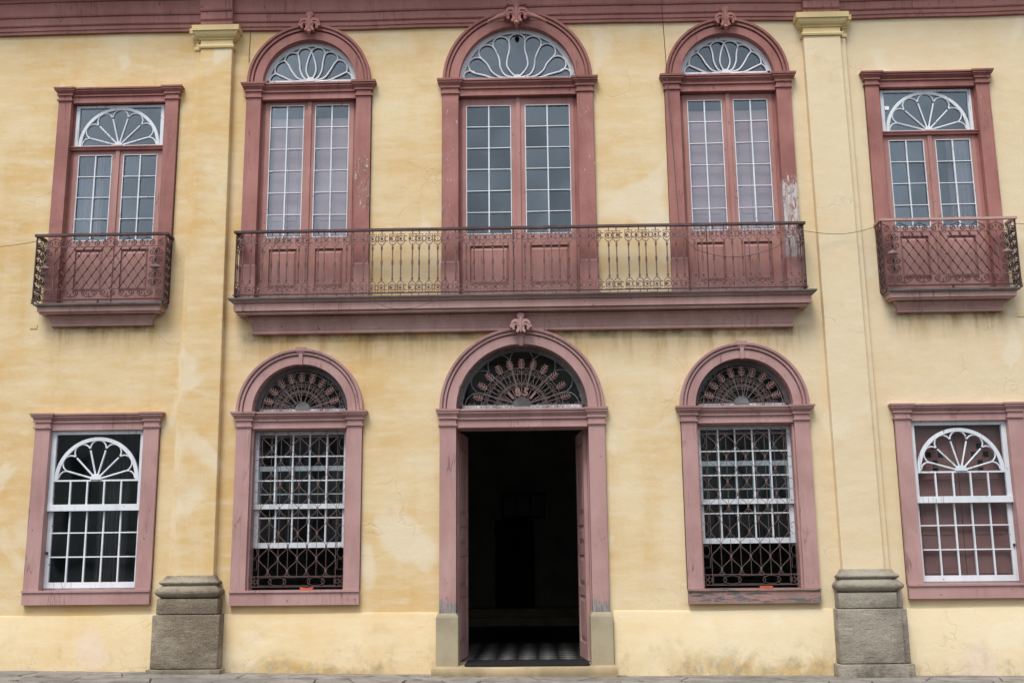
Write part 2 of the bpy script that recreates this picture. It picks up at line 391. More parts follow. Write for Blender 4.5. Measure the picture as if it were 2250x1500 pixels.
def crom(pts, y, n=5):
    q = [pts[0]]+list(pts)+[pts[-1]]; o = []
    for i in range(1, len(q)-2):
        for k in range(n):
            t = k/n; a, b, c, d = q[i-1], q[i], q[i+1], q[i+2]
            f = lambda j: .5*((2*b[j])+(-a[j]+c[j])*t+(2*a[j]-5*b[j]+4*c[j]-d[j])*t*t+(-a[j]+3*b[j]-3*c[j]+d[j])*t**3)
            o.append((f(0), y, f(1)))
    o.append((pts[-1][0], y, pts[-1][1])); return o
def circ3(a, b, c, y, n=12):    # arc through three XZ points
    ax, az = a; bx, bz = b; cx_, cz_ = c
    d = 2*(ax*(bz-cz_)+bx*(cz_-az)+cx_*(az-bz))
    if abs(d) < 1e-7: return [(ax,y,az),(bx,y,bz),(cx_,y,cz_)]
    ux = ((ax*ax+az*az)*(bz-cz_)+(bx*bx+bz*bz)*(cz_-az)+(cx_*cx_+cz_*cz_)*(az-bz))/d
    uz = ((ax*ax+az*az)*(cx_-bx)+(bx*bx+bz*bz)*(ax-cx_)+(cx_*cx_+cz_*cz_)*(bx-ax))/d
    r = math.hypot(ax-ux, az-uz)
    t0 = math.atan2(az-uz, ax-ux); t1 = math.atan2(bz-uz, bx-ux); t2 = math.atan2(cz_-uz, cx_-ux)
    def nxt(t, ref, sgn):
        while sgn*(t-ref) < 0: t += sgn*2*PI
        return t
    for sgn in (1, -1):
        b1 = nxt(t1, t0, sgn); c1 = nxt(t2, t0, sgn)
        if sgn*(c1-b1) >= 0 and abs(c1-t0) <= 2*PI+1e-6: break
    return [(ux+r*math.cos(t0+(c1-t0)*i/n), y, uz+r*math.sin(t0+(c1-t0)*i/n)) for i in range(n+1)]

def gz(x):      # level of the pavement along the wall
    T = [(-9,.14),(-6.45,.108),(-2.88,.050),(-1.4,.026),(1.23,-.008),(3.55,-.025),(5.57,-.042),(9,-.06)]
    if x <= T[0][0]: return T[0][1]
    for (a, za), (b, zb) in zip(T, T[1:]):
        if x <= b: return za+(zb-za)*(x-a)/(b-a)
    return T[-1][1]

# ------------------------------------------------------------------ setting: ground
def ground_sheet(name, mat, xs, y0, y1, dz, thick=None):
    mb = MB(); n = len(xs)
    for x in xs: mb.v += [(x, y0, gz(x)+dz), (x, y1, gz(x)+dz)]
    for i in range(n-1): mb.f.append((2*i, 2*i+2, 2*i+3, 2*i+1))
    o = mb.build(name, mat); tag(o, kind='structure'); return o
XS = [-160,-60,-20,-9,-6.45,-4.5,-2.88,-1.4,0,1.23,2.4,3.55,5.57,9,20,60,160]
road = ground_sheet('road', 'asphalt', XS, -160, -2.25, -.14)
pav = ground_sheet('pavement', 'joint', XS, -2.25, .35, -.022)
# irregular flagstones against the wall, one object each
def flagstones():
    y_rows = [(.06, -.20), (-.20, -.62), (-.62, -1.15), (-1.15, -1.72), (-1.72, -2.02)]
    for r, (ya, yb) in enumerate(y_rows):
        x = -8.6 + random.uniform(0, .4); sk = 0
        while x < 8.4:
            wd = random.uniform(.38, .95); sk2 = random.uniform(-.16, .16)
            g = .010
            ja, jb = random.uniform(-.03,.03), random.uniform(-.03,.03)
            q = [(x+g+sk, ya-g), (x+wd-g+sk2, ya-g), (x+wd-g-sk2, yb+g+jb), (x+g-sk, yb+g+ja)]
            # clip a corner now and then
            cx_ = sum(p[0] for p in q)/4; cy_ = sum(p[1] for p in q)/4
            poly = []
            for i, p in enumerate(q):
                if random.random() < .35:
                    pr, nx = q[i-1], q[(i+1) % 4]; t = random.uniform(.08, .22)
                    poly.append((p[0]+(pr[0]-p[0])*t, p[1]+(pr[1]-p[1])*t)); poly.append((p[0]+(nx[0]-p[0])*t, p[1]+(nx[1]-p[1])*t))
                else: poly.append(p)
            dz = random.uniform(-.006, .006); n = len(poly); mb = MB()
            for (px_, py_), ins, zz in [(p, i, z_) for i, z_ in ((0, -.05), (0, -.006), (1, 0)) for p in poly]:
                k = .965 if ins else 1
                X_ = cx_+(px_-cx_)*k; Y_ = cy_+(py_-cy_)*k
                mb.v.append((X_-cx_, Y_-cy_, gz(X_)+zz+dz-gz(cx_)))
            for L in (0, 1):
                for i in range(n):
                    j = (i+1) % n; mb.f.append((L*n+i, L*n+j, (L+1)*n+j, (L+1)*n+i))
            mb.f.append(tuple(range(2*n, 3*n)))
            mb.build('paving_stone', 'paving', pav, (cx_, cy_, gz(cx_)))
            x += wd; sk = sk2
flagstones()
kb = MB()
for a, b in zip(XS, XS[1:]):
    kb.hexa([(a,-2.25,gz(a)-.3),(b,-2.25,gz(b)-.3),(b,-2.03,gz(b)-.3),(a,-2.03,gz(a)-.3),(a,-2.25,gz(a)+.003),(b,-2.25,gz(b)+.003),(b,-2.03,gz(b)+.003),(a,-2.03,gz(a)+.003)])
tag(kb.build('kerb', 'door_stone'), kind='structure')

# ------------------------------------------------------------------ the building
B = empty('building'); tag(B, 'yellow stucco two-storey townhouse front with pink timber openings and iron balconies', 'building')
C1, C2, C3, C4, C5 = -5.958, -3.21, -.205, 2.775, 5.59
XL, XR, ZT = -9.2, 9.2, 9.12
# openings in the masonry: (cx, half width, z0, z1 or spring, arched)
OPEN = [(C1,.74,1.0,3.36,0),(C5,.74,1.0,3.36,0),(C2,.75,1.0,3.45,1),(C4,.75,1.0,3.45,1),(C3,.99,-.2,3.45,1),
        (C1,.76,4.98,8.1,0),(C5,.76,4.98,8.1,0),(C2,.78,4.98,8.2,1),(C4,.78,4.98,8.18,1),(C3,.955,4.98,8.18,1)]
def wall():
    mb = MB()
    def face(x0, x1, z0, z1):
        b = len(mb.v); mb.v += [(x0,0,z0),(x1,0,z0),(x1,0,z1),(x0,0,z1)]; mb.f.append((b,b+1,b+2,b+3))
        b = len(mb.v); mb.v += [(x0,.34,z0),(x1,.34,z0),(x1,.34,z1),(x0,.34,z1)]; mb.f.append((b+3,b+2,b+1,b))
    ops = [(c-h, c+h, a, (b+h if ar else b)) for c, h, a, b, ar in OPEN]
    xs = sorted({XL, XR} | {o[0] for o in ops} | {o[1] for o in ops})
    zs = sorted({-.3, ZT} | {o[2] for o in ops} | {o[3] for o in ops})
    for xa, xb in zip(xs, xs[1:]):
        run = None
        for za, zb in zip(zs, zs[1:]):
            xm, zm = (xa+xb)/2, (za+zb)/2
            if any(o[0] < xm < o[1] and o[2] < zm < o[3] for o in ops):
                if run is not None: face(xa, xb, run, za); run = None
            elif run is None: run = za
        if run is not None: face(xa, xb, run, zs[-1])
    for c, h, a, sp, ar in OPEN:      # spandrels above the arches
        if not ar: continue
        n = 28
        for i in range(n):
            a0, a1 = PI-PI*i/n, PI-PI*(i+1)/n
            p0 = (c+h*math.cos(a0), sp+h*math.sin(a0)); p1 = (c+h*math.cos(a1), sp+h*math.sin(a1))
            for y in (0, .34):
                b = len(mb.v); mb.v += [(p0[0],y,p0[1]),(p1[0],y,p1[1]),(p1[0],y,sp+h),(p0[0],y,sp+h)]
                mb.f.append((b,b+1,b+2,b+3) if y == 0 else (b+3,b+2,b+1,b))
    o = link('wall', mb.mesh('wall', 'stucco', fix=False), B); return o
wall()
# plinth course, a finger proud of the wall, cut at door and pilasters
for a, b in ((XL, -5.0), (-4.16, -1.335), (.95, 3.80), (4.60, XR)):
    mb = MB(); n = max(2, int((b-a)/.25)); k = len(mb.v)
    for i in range(n+1):
        x = a+(b-a)*i/n; z = .795+.006*math.sin(x*2.3)+random.uniform(-.003,.003); d = .022+random.uniform(-.003,.003)
        mb.v += [(x,-d,-.2),(x,-d,z-.02),(x,-d*.55,z),(x,.002,z+.006)]
    for i in range(n):
        for j in range(3): mb.f.append((4*i+j, 4*i+4+j, 4*i+5+j, 4*i+1+j))
    mb.build('plinth', 'stucco', B, smooth=True)

# ---- entablature
def entab(name, x0, x1, dy, ends):
    """moulded timber cornice running along X; dy brings it forward over the pilasters"""
    pr = [(.0,9.045),(.045,9.045),(.05,9.085),(.065,9.09),(.07,9.145),(.085,9.15),(.095,9.165),(.095,9.272),(.115,9.278),(.125,9.30),
          (.125,9.49),(.15,9.50),(.16,9.53),(.20,9.56),(.25,9.63),(.27,9.64),(.27,9.68),(.52,9.70),(.52,9.86),(.56,9.88),(.62,9.98),(.62,10.02),(.0,10.05)]
    n = max(1, int((x1-x0)/.9)); mb = MB(); k = len(pr)
    for i in range(n+1):
        x = x0+(x1-x0)*i/n; dz = .012*math.sin(x*.9+.6)+.006*math.sin(x*2.7)
        e = (ends[0] if i == 0 else 0)-(ends[1] if i == n else 0)
        for d, z in pr: mb.v.append((x, -(d+dy) if d else .02, z+dz))
    for i in range(n):
        for j in range(k-1): mb.f.append((i*k+j, (i+1)*k+j, (i+1)*k+j+1, i*k+j+1))
    mb.f.append(tuple(range(k-1,-1,-1))); mb.f.append(tuple(n*k+j for j in range(k)))
    return mb.build(name, 'wood_corn', B)
entab('cornice', XL, -4.79, 0, (0,0)); entab('cornice', -4.79, -4.325, .085, (0,0)); entab('cornice', -4.325, 3.885, 0, (0,0))
entab('cornice', 3.885, 4.40, .085, (0,0)); entab('cornice', 4.40, XR, 0, (0,0))

# ---- pilasters
def pilaster(xl0, xr0, xl1, xr1, side, zt):
    """front shaft plus a shallower outer strip on the side away from the middle bays; s=-1 left, +1 right"""
    mb = MB(); z0, z1 = 1.29, 8.74
    mb.hexa([(xl0,-.12,z0),(xr0,-.12,z0),(xr0,.01,z0),(xl0,.01,z0),(xl1,-.115,z1),(xr1,-.115,z1),(xr1,.01,z1),(xl1,.01,z1)])
    so0, so1 = (xl0, xl1) if side < 0 else (xr0, xr1)
    a0, b0 = sorted((so0-side*.01, so0+side*.085)); a1, b1 = sorted((so1-side*.01, so1+side*.085))
    mb.hexa([(a0,-.06,z0),(b0,-.06,z0),(b0,.01,z0),(a0,.01,z0),(a1,-.058,z1),(b1,-.058,z1),(b1,.01,z1),(a1,.01,z1)])
    sh = mb.build('pilaster', 'stucco', B, bevel=.012)
    # capital: astragal, necking, ovolo, abacus
    lv = [(8.735,.0,.0),(8.74,.022,.022),(8.765,.03,.03),(8.785,.022,.022),(8.788,.002,.002),(8.868,.002,.002),(8.87,.02,.02),(8.89,.022,.022),(8.892,.034,.034),
          (8.905,.052,.05),(8.93,.072,.068),(8.955,.082,.078),(8.975,.085,.08),(8.977,.108,.10),(9.055,.112,.105)]
    MB().rects(lv, xl1, xr1, .02, -.115).build('capital', 'cap_stucco', sh)
    ex = (a1, a1+.04) if side < 0 else (b1-.04, b1)
    lv2 = [(z, p*.75, q*.75) for z, p, q in lv]
    MB().rects([(z-.008, p, q) for z, p, q in lv2], ex[0], ex[1], .02, -.058).build('capital', 'cap_stucco', sh)
    # stone pedestal, stepped like the shaft
    def tier(name, z0_, z1_, grow, yf, prof=None):
        mb = MB()
        lv = prof or [(z0_, grow-.004, 0), (z0_+.01, grow, .004), (z1_-.01, grow, .004), (z1_, grow-.006, -.002)]
        mb.rects(lv, xl0, xr0, .02, yf)
        x_a, x_b = sorted((so0-side*.02, so0+side*.09)); gs = 1
        mb.rects([(z-.002, p, q) for z, p, q in lv], x_a, x_b, .02, yf+.065)
        return mb.build(name, 'granite', sh, smooth=True, bevel=.012)
    tor = lambda za, zb, g0, g1: [(za+(zb-za)*t/8, g0+(g1-g0)*math.sin(PI*t/8), g0+(g1-g0)*math.sin(PI*t/8)) for t in range(9)]
    tier('pedestal_stone', 1.175, 1.30, 0, -.125, [(1.175,.05,.05)]+[(z,p,q) for z,p,q in tor(1.18,1.245,.05,.085)]+[(1.25,.045,.04),(1.275,.03,.025),(1.30,.012,.01)])
    tier('pedestal_stone', 1.015, 1.172, 0, -.13, tor(1.015,1.172,.05,.125))
    tier('pedestal_stone', .812, 1.008, .10, -.21)
    tier('pedestal_stone', .135, .806, .135, -.235)
    zb = gz((xl0+xr0)/2)
    tier('pedestal_stone', zb-.1, .130, .175, -.27)
    return sh
pilaster(-4.80,-4.265,-4.787,-4.327,-1,9.06); pilaster(3.915,4.452,3.878,4.402,1,9.05)

# ---- surrounds
def cap_levels(z0, z1, big):
    h = z1-z0
    b = big
    return [(z0,.0,.0),(z0+.002,.02,.02),(z0+.024,.022,.022),(z0+.026,.002,.002),(z0+.42*h,.002,.002),(z0+.424*h,.022+.1*b,.022+.1*b),(z0+.53*h,.024+.12*b,.024+.12*b),(z0+.535*h,.014+.1*b,.014+.1*b),
            (z0+.57*h,.014+.1*b,.014+.1*b),(z0+.66*h,.026+.3*b,.026+.3*b),(z0+.74*h,.034+.55*b,.034+.55*b),(z0+.75*h,.046+.62*b,.046+.62*b),(z0+.83*h,.048+.64*b,.048+.64*b),(z0+.835*h,.038+.62*b,.038+.62*b),(z0+.865*h,.038+.62*b,.038+.62*b),(z0+.87*h,.056+.78*b,.056+.78*b),(z1,.06+.8*b,.06+.8*b)]
def wearset(mb, i0, fn):
    for i in range(i0, len(mb.v)): mb.wear[i] = fn(*mb.v[i])
def jamb(mb, x0, x1, y0, y1, z0, z1, seg=14, wear=None):
    b = len(mb.v)
    for i in range(seg+1):
        z = z0+(z1-z0)*i/seg
        mb.v += [(x0,y0,z),(x1,y0,z),(x1,y1,z),(x0,y1,z)]
    mb.f.append((b,b+3,b+2,b+1)); t = b+4*seg; mb.f.append((t,t+1,t+2,t+3))
    for k in range(seg):
        for i in range(4):
            j = (i+1) % 4; mb.f.append((b+4*k+i,b+4*k+j,b+4*k+4+j,b+4*k+4+i))
    if wear: wearset(mb, b, wear)
    return b
def surround(name, cx, ho, hi, z0, zc0, zc1, arched, mat, ro=0, ri=0, sp=None, back=.22, face=-.06, big=.02, wear=None, tilt=0, crown=None, bed=None):
    """timber surround: two jambs, capitals, transom bar and (if arched) the archivolt; name is the part's own name"""
    mb = MB()
    for s in (-1, 1):
        jamb(mb, *sorted((s*hi, s*ho)), face, back, z0, zc0+.002, seg=20, wear=(lambda x,y,z,s=s: wear(s,x,z)) if wear else None)
    if arched:      # archivolt, springing from the capitals
        z = sp
        kx = 1.0
        prof = [(ri,back),(ri,face),(ro-.10,face),(ro-.098,face+.02),(ro-.084,face+.02),(ro-.082,face-.022),(ro-.056,face-.024),(ro-.052,face-.004),(ro-.040,face-.004),(ro-.036,face-.045),(ro-.008,face-.05),(ro,face-.04),(ro,.02),(ri+.04,.02),(ri+.04,back)]
        mb.arch(0, z, prof, 0, PI, 48)
    else: mb.box(-ho+.004, ho-.004, face+.03, back-.004, zc0-.004, zc1-.02)
    o = mb.build(name, mat, B, (cx,0,0))
    o.rotation_euler = (0, tilt, 0)
    for s in (-1, 1):
        x0, x1 = sorted((s*hi, s*ho))
        MB().rects(cap_levels(zc0, zc1, big), x0+.002, x1-.002, .02, face-.002).build('capital', mat, o)
    gl = MB()       # dark strips put in for the shadow gap and grime along the jambs
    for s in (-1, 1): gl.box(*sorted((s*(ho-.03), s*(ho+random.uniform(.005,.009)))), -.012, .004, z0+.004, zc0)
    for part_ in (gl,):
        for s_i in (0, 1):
            one = MB(); one.v = part_.v[8*s_i:8*s_i+8]; one.f = part_.f[:6]; one.build('grimy_shadow_gap', 'joint', o)
    bd = MB()
    if arched:
        nb = int(PI*ro/.034)
        for i in range(nb):
            a = PI*(i+.5)/nb; r_ = ro-.046
            cxb, czb = r_*math.cos(a), sp+r_*math.sin(a)
            bd.box(cxb-.009, cxb+.009, face-.022, face+.0, czb-.009, czb+.009)
    xb = -hi+.03
    while arched and xb < hi-.03: bd.box(xb, xb+.018, face+.012, face+.01, zc0+.50*(zc1-zc0)-.004, zc0+.50*(zc1-zc0)+.014); xb += .036
    if arched: tag(bd.build('beading', mat, o), kind='stuff')
    # transom bar between the capitals: fascia + crown moulding
    h = zc1-zc0; f2 = face+.022
    lv = [(zc0-.02,0,0),(zc0-.02,0,.0),(zc0+.004,0,.0),(zc0+.006,0,-.012),(zc0+.38*h,0,-.012),(zc0+.384*h,0,.014),(zc0+.47*h,0,.016),(zc0+.475*h,0,-.004),(zc0+.53*h,0,-.004),(zc0+.64*h,0,.020),(zc0+.72*h,0,.034),(zc0+.725*h,0,.046),(zc0+.82*h,0,.05),(zc0+.825*h,0,.038),(zc0+.86*h,0,.038),(zc0+.865*h,0,.064),(zc1-.004,0,.066)]
    MB().rects(lv, -hi+.001, hi-.001, back-.01, f2).build('transom_bar', mat, o)
    return o

def fan_panes(o, R_, y, angs, zc, hub=.05, cuts=6):
    """glass of a fanlight, one pane for each sector between two spokes"""
    a = [0]+list(angs)+[PI]
    for p, q in zip(a, a[1:]):
        pts = [(hub*math.cos(p), zc+hub*math.sin(p))]+[(R_*math.cos(p+(q-p)*i/cuts), zc+R_*math.sin(p+(q-p)*i/cuts)) for i in range(cuts+1)]+[(hub*math.cos(q), zc+hub*math.sin(q))]
        MB().prism(pts, y-.002, y+.002).build('pane', 'glass', o)
def hubdisc(o, r, y, zc, mat, name='fan_hub'):
    MB().prism([(r*math.cos(PI*i/14), zc+r*math.sin(PI*i/14)) for i in range(15)], y-.03, y+.01).build(name, mat, o)
def fan_spoked(o, R_, y, zc, mat, spokes, rb=.010):
    """straight spokes ending in rounded petals"""
    n = len(spokes); tips = []
    al = (spokes[1]-spokes[0])/2; rc = R_/(1+math.sin(al)); rho = rc*math.sin(al); rt = rc*math.cos(al)
    for a in spokes:
        p0 = (.06*math.cos(a), y, zc+.06*math.sin(a)); p1 = (rt*math.cos(a), y, zc+rt*math.sin(a))
        MB().tube([p0, p1], rb*1.15, 5).build('fan_spoke', mat, o)
    for a, b in zip(spokes, spokes[1:]):
        mid = (a+b)/2; c_ = (rc*math.cos(mid), rc*math.sin(mid))
        MB().tube(arcpts(c_[0], zc+c_[1], rho, mid-PI/2-al*.0-.0+ -al+al, mid+PI/2, 14, y), rb, 5).build('fan_petal', mat, o)
    # half petals at the springing
    for s, a in ((1, spokes[0]), (-1, spokes[-1])):
        t = (rt*math.cos(a), zc+rt*math.sin(a)); r_ = (s*(R_-.012), zc+.02); mid_ = (s*(R_*.93), zc+R_*.155)
        MB().tube(circ3(t, mid_, r_, y), rb, 5).build('fan_petal', mat, o)
def fan_lotus(o, Rr, y, zc, zr, mat, curves, tips, rb=.0125):
    """lily-shaped tracery: S-curved stems from the hub, rounded petals touching the rim (rim circle: radius Rr about zr)"""
    off = zc-zr
    def rim(m_):
        c, s_ = math.cos(m_), math.sin(m_); t = -off*s_+math.sqrt(max(0, Rr*Rr-(off*c)**2)); return (t*c, t*s_)
    for c in curves:
        for s in (1, -1):
            MB().tube([(p[0], p[1], zc+p[2]) for p in crom([(s*a, b) for a, b in c], y)], rb, 5).build('fan_spoke', mat, o)
    allt = sorted({(round(a, 4)+0.0, b) for t in tips for a, b in (t, (-t[0], t[1]))}, key=lambda p: math.atan2(p[1], p[0]))
    for a, b in zip(allt, allt[1:]):
        m_ = (math.atan2(a[1], a[0])+math.atan2(b[1], b[0]))/2
        pts = circ3(a, rim(m_), b, y)
        MB().tube([(p[0], p[1], zc+p[2]) for p in pts], rb, 5).build('fan_petal', mat, o)
    for s in (1, -1):
        t = (s*abs(allt[0][0]), allt[0][1]); e = rim(.03); q = rim(.16)
        pts = circ3(t, (s*q[0]*.985, q[1]), (s*e[0], e[1]), y)
        MB().tube([(p[0], p[1], zc+p[2]) for p in pts], rb, 5).build('fan_petal', mat, o)
def white_arc(o, r0_, r1_, y0, y1, zc, mat='white', name='fan_frame'):
    MB().arch(0, zc, [(r0_,y0),(r1_,y0),(r1_,y1),(r0_,y1)], 0, PI, 40).build(name, mat, o)

# ---- leaves and sashes
def leaf_pair(o, half, z0, z1, gx, gz0, gz1, rows, y, mat, pan, pinkbars=False, rot=(0,0), zoff=0):
    """two glazed door leaves: stiles, rails, panes, glazing bars and a raised panel each"""
    for s in (-1, 1):
        a, b = gx   # inner and outer glass edge from the middle
        mb = MB()
        xi, xo = .006, half
        T = .045
        seg = lambda x0, x1, za, zb: mb.box(*sorted((s*x0, s*x1)), y, y+T, za, zb)
        seg(xi, a, z0, z1); seg(b, xo, z0, z1); seg(a, b, gz1, z1); seg(a, b, pan[1]+.02, gz0); seg(a, b, z0, pan[0]-.02)
        # moulded rim round the panel
        seg(a, a+.045, pan[0]-.02, pan[1]+.02); seg(b-.045, b, pan[0]-.02, pan[1]+.02)
        wr = None
        lf = mb.build('door_leaf', mat, o)
        if s == 1: MB().box(-.026, .03, y-.022, y, z0, z1).build('meeting_bead', mat, o)
        q = [(-1,-1),(1,-1),(1,1),(-1,1)]
        xc = s*(a+b)/2; hw = (b-a)/2-.047; zc = (pan[0]+pan[1])/2; hh = (pan[1]-pan[0])/2
        pm = MB(); ring = lambda w_, h_, yy: [(xc+u*w_, yy, zc+v*h_) for u, v in q]
        pm.v += ring(hw, hh, y+.03)+ring(hw-.035, hh-.04, y+.008)
        pm.f += [(4,5,6,7)]+[(i,(i+1)%4,4+(i+1)%4,4+i) for i in range(4)]
        pm.build('panel', mat, o)
        MB().box(xc-hw-.04, xc+hw+.04, y+.03, y+.042, zc-hh-.04, zc+hh+.04).build('panel', mat, o)
        h = (gz1-gz0)/rows; wv = (b-a)/2
        yb = y+.012
        for k in range(rows):
            for c in (0, 1):
                pane(wv, h, o, s*(a+wv*(c+.5)), y+.024, gz0+h*(k+.5))
        bar(s*(a+wv), gz0, s*(a+wv)+random.uniform(-.004,.004), gz1, .017, .028, 'white', o, yb)
        for k in range(1, rows):
            z = gz0+h*k+random.uniform(-.003,.003); bar(s*a, z, s*b, z+random.uniform(-.004,.004), .011, .024, 'white', o, yb)
        # white putty line round the glass
        for xx in (a, b): bar(s*xx, gz0, s*xx, gz1, .010, .02, 'white', o, y+.006)
        bar(s*a, gz1, s*b, gz1, .009, .02, 'white', o, y+.006); bar(s*a, gz0, s*b, gz0, .012, .02, 'white', o, y+.006)
def sash(o, x0, x1, z0, z1, cols, rowz, y, st, top, bot, name='sash', fanz=None):
    """white sash: frame with stile st, top and bottom rails, cols panes across, rowz list of bar heights"""
    mb = MB(); D_ = .04
    mb.box(x0, x0+st, y, y+D_, z0, z1).box(x1-st, x1, y, y+D_, z0, z1)
    if top: mb.box(x0+st, x1-st, y, y+D_, z1-top, z1)
    mb.box(x0+st, x1-st, y, y+D_, z0, z0+bot)
    mb.build(name, 'white', o)
    ga, gb = x0+st, x1-st; lo = z0+bot; hi = (fanz if fanz else z1-top)
    lv = [lo]+list(rowz)+[hi]; wv = (gb-ga)/cols
    for a, b in zip(lv, lv[1:]):
        for c in range(cols): pane(wv, b-a, o, ga+wv*(c+.5), y+.022, (a+b)/2)
    for c in range(1, cols): bar(ga+wv*c, lo, ga+wv*c+random.uniform(-.004,.004), hi, .019, .03, 'white', o, y+.014)
    for z in rowz: bar(ga, z+random.uniform(-.003,.003), gb, z+random.uniform(-.003,.003), .016, .028, 'white', o, y+.014)
def sill(o, h, z0, z1, mat, wear=None):
    MB().box(-h, h, -.075, .1, z0, z1-.03).build('sill', mat, o)
    MB().box(-h-.004, h+.004, -.095, .12, z1-.028, z1).build('sill_nosing', mat, o)

# ---- lower outer windows (rectangular, white sashes with half-round fan)
def lower_outer(cx, zs, label, inner):
    dz = zs
    w1 = lambda s, x, z: .3 if z < 1.2 else 0.05
    o = surround('sash_window', cx, .845, .64, 1.11+dz, 3.25+dz, 3.455+dz, False, 'wood_low', wear=w1, big=.006)
    o['label'] = label
    sill(o, .845, .93+dz, 1.115+dz, 'wood_low')
    y = .02; R_ = .575; zc = 2.565+dz
    # box frame of the upper sash
    z1 = 3.245+dz
    mb = MB(); mb.box(-.637,-.575,y,y+.05,2.16+dz,z1).box(.575,.637,y,y+.05,2.16+dz,z1).box(-.575,.575,y,y+.05,z1-.07,z1).box(-.637,.637,y-.012,y+.05,2.15+dz,2.235+dz)
    mb.build('upper_sash', 'white', o)
    white_arc(o, R_-.052, R_-.003, y+.004, y+.04, zc); 
    bar(-R_, zc-.012, R_, zc-.012, .022, .03, 'white', o, y+.02)
    fan_spoked(o, R_-.045, y+.018, zc, 'white', [R(16+29.6*k) for k in range(6)], .0105)
    hubdisc(o, .075, y+.012, zc, 'white')
    fan_panes(o, R_-.02, y+.026, [R(16+29.6*k) for k in range(6)], zc)
    for s in (-1, 1):   # spandrel glass
        pts = [(s*(R_-.02)*math.cos(PI/2*i/10), zc+(R_-.02)*math.sin(PI/2*i/10)) for i in range(11)]+[(0, z1-.07), (s*.575, z1-.07)]
        MB().prism(pts if s < 0 else pts[::-1], y+.025, y+.029).build('pane', 'glass', o)
    wv = 1.15/5
    for c in range(5): pane(wv, 2.55-2.235, o, -.575+wv*(c+.5), y+.026, (2.235+2.55)/2+dz)
    for c in range(1, 5): bar(-.575+wv*c, 2.235+dz, -.575+wv*c, 2.55+dz, .019, .03, 'white', o, y+.018)
    sash(o, -.637, .637, 1.14+dz, 2.19+dz, 5, [1.545+dz, 1.86+dz], y+.055, .06, 0, .075, 'lower_sash')
    MB().box(-.66,.66,.1,.16,1.1+dz,1.14+dz).build('sill_board', 'white', o)
    for s in (-1, 1): MB().box(s*.612-.012, s*.612+.012, y+.03, y+.055, 1.58+dz, 1.615+dz).build('latch', 'iron_dark', o)
    inner(o, dz)
def inner_dark(o, dz):      # half-drawn grey curtain on the left of the room
    pts = []; mb = MB()
    for i in range(25):
        x = -.12+.42*i/24; mb.v += [(x, .45+.025*math.sin(i*1.9), 1.12+dz), (x, .45+.025*math.sin(i*1.9+.2), 3.2+dz)]
    for i in range(24): mb.f.append((2*i,2*i+2,2*i+3,2*i+1))
    mb.build('curtain', 'curtain', o, smooth=True)
def inner_shut(o, dz):      # closed inner shutters with small pierced squares
    for s in (-1, 1):
        mb = MB(); x0, x1 = sorted((s*.004, s*.64))
        holes = [(s*a, b) for a, b in ((.30,2.90),(.22,2.79),(.38,2.79),(.30,2.68),(.30,2.58))] if True else []
        mb.box(x0, x1, .14, .17, 1.12+dz, 3.25+dz).build('inner_shutter', 'shutter_low', o)
        for a, b in ((1.24,1.62),(1.74,2.34),(2.46,3.14)):
            xa, xb = sorted((s*.10, s*.54)); MB().rects([(a+dz,0,0),(a+.001+dz,0,0),(b+dz,0,0)], xa, xb, .141, .130).build('inner_shutter', 'shutter_low', o)
        for hx, hz in holes: MB().box(hx-.033, hx+.033, .122, .131, hz-.035+dz, hz+.035+dz).build('shutter_hole', 'rubber', o)
lower_outer(C1, .01, 'lower sash window on the left with dark room behind', inner_dark)
lower_outer(C5+.01, -.01, 'lower sash window on the right with pink shutters closed behind', inner_shut)

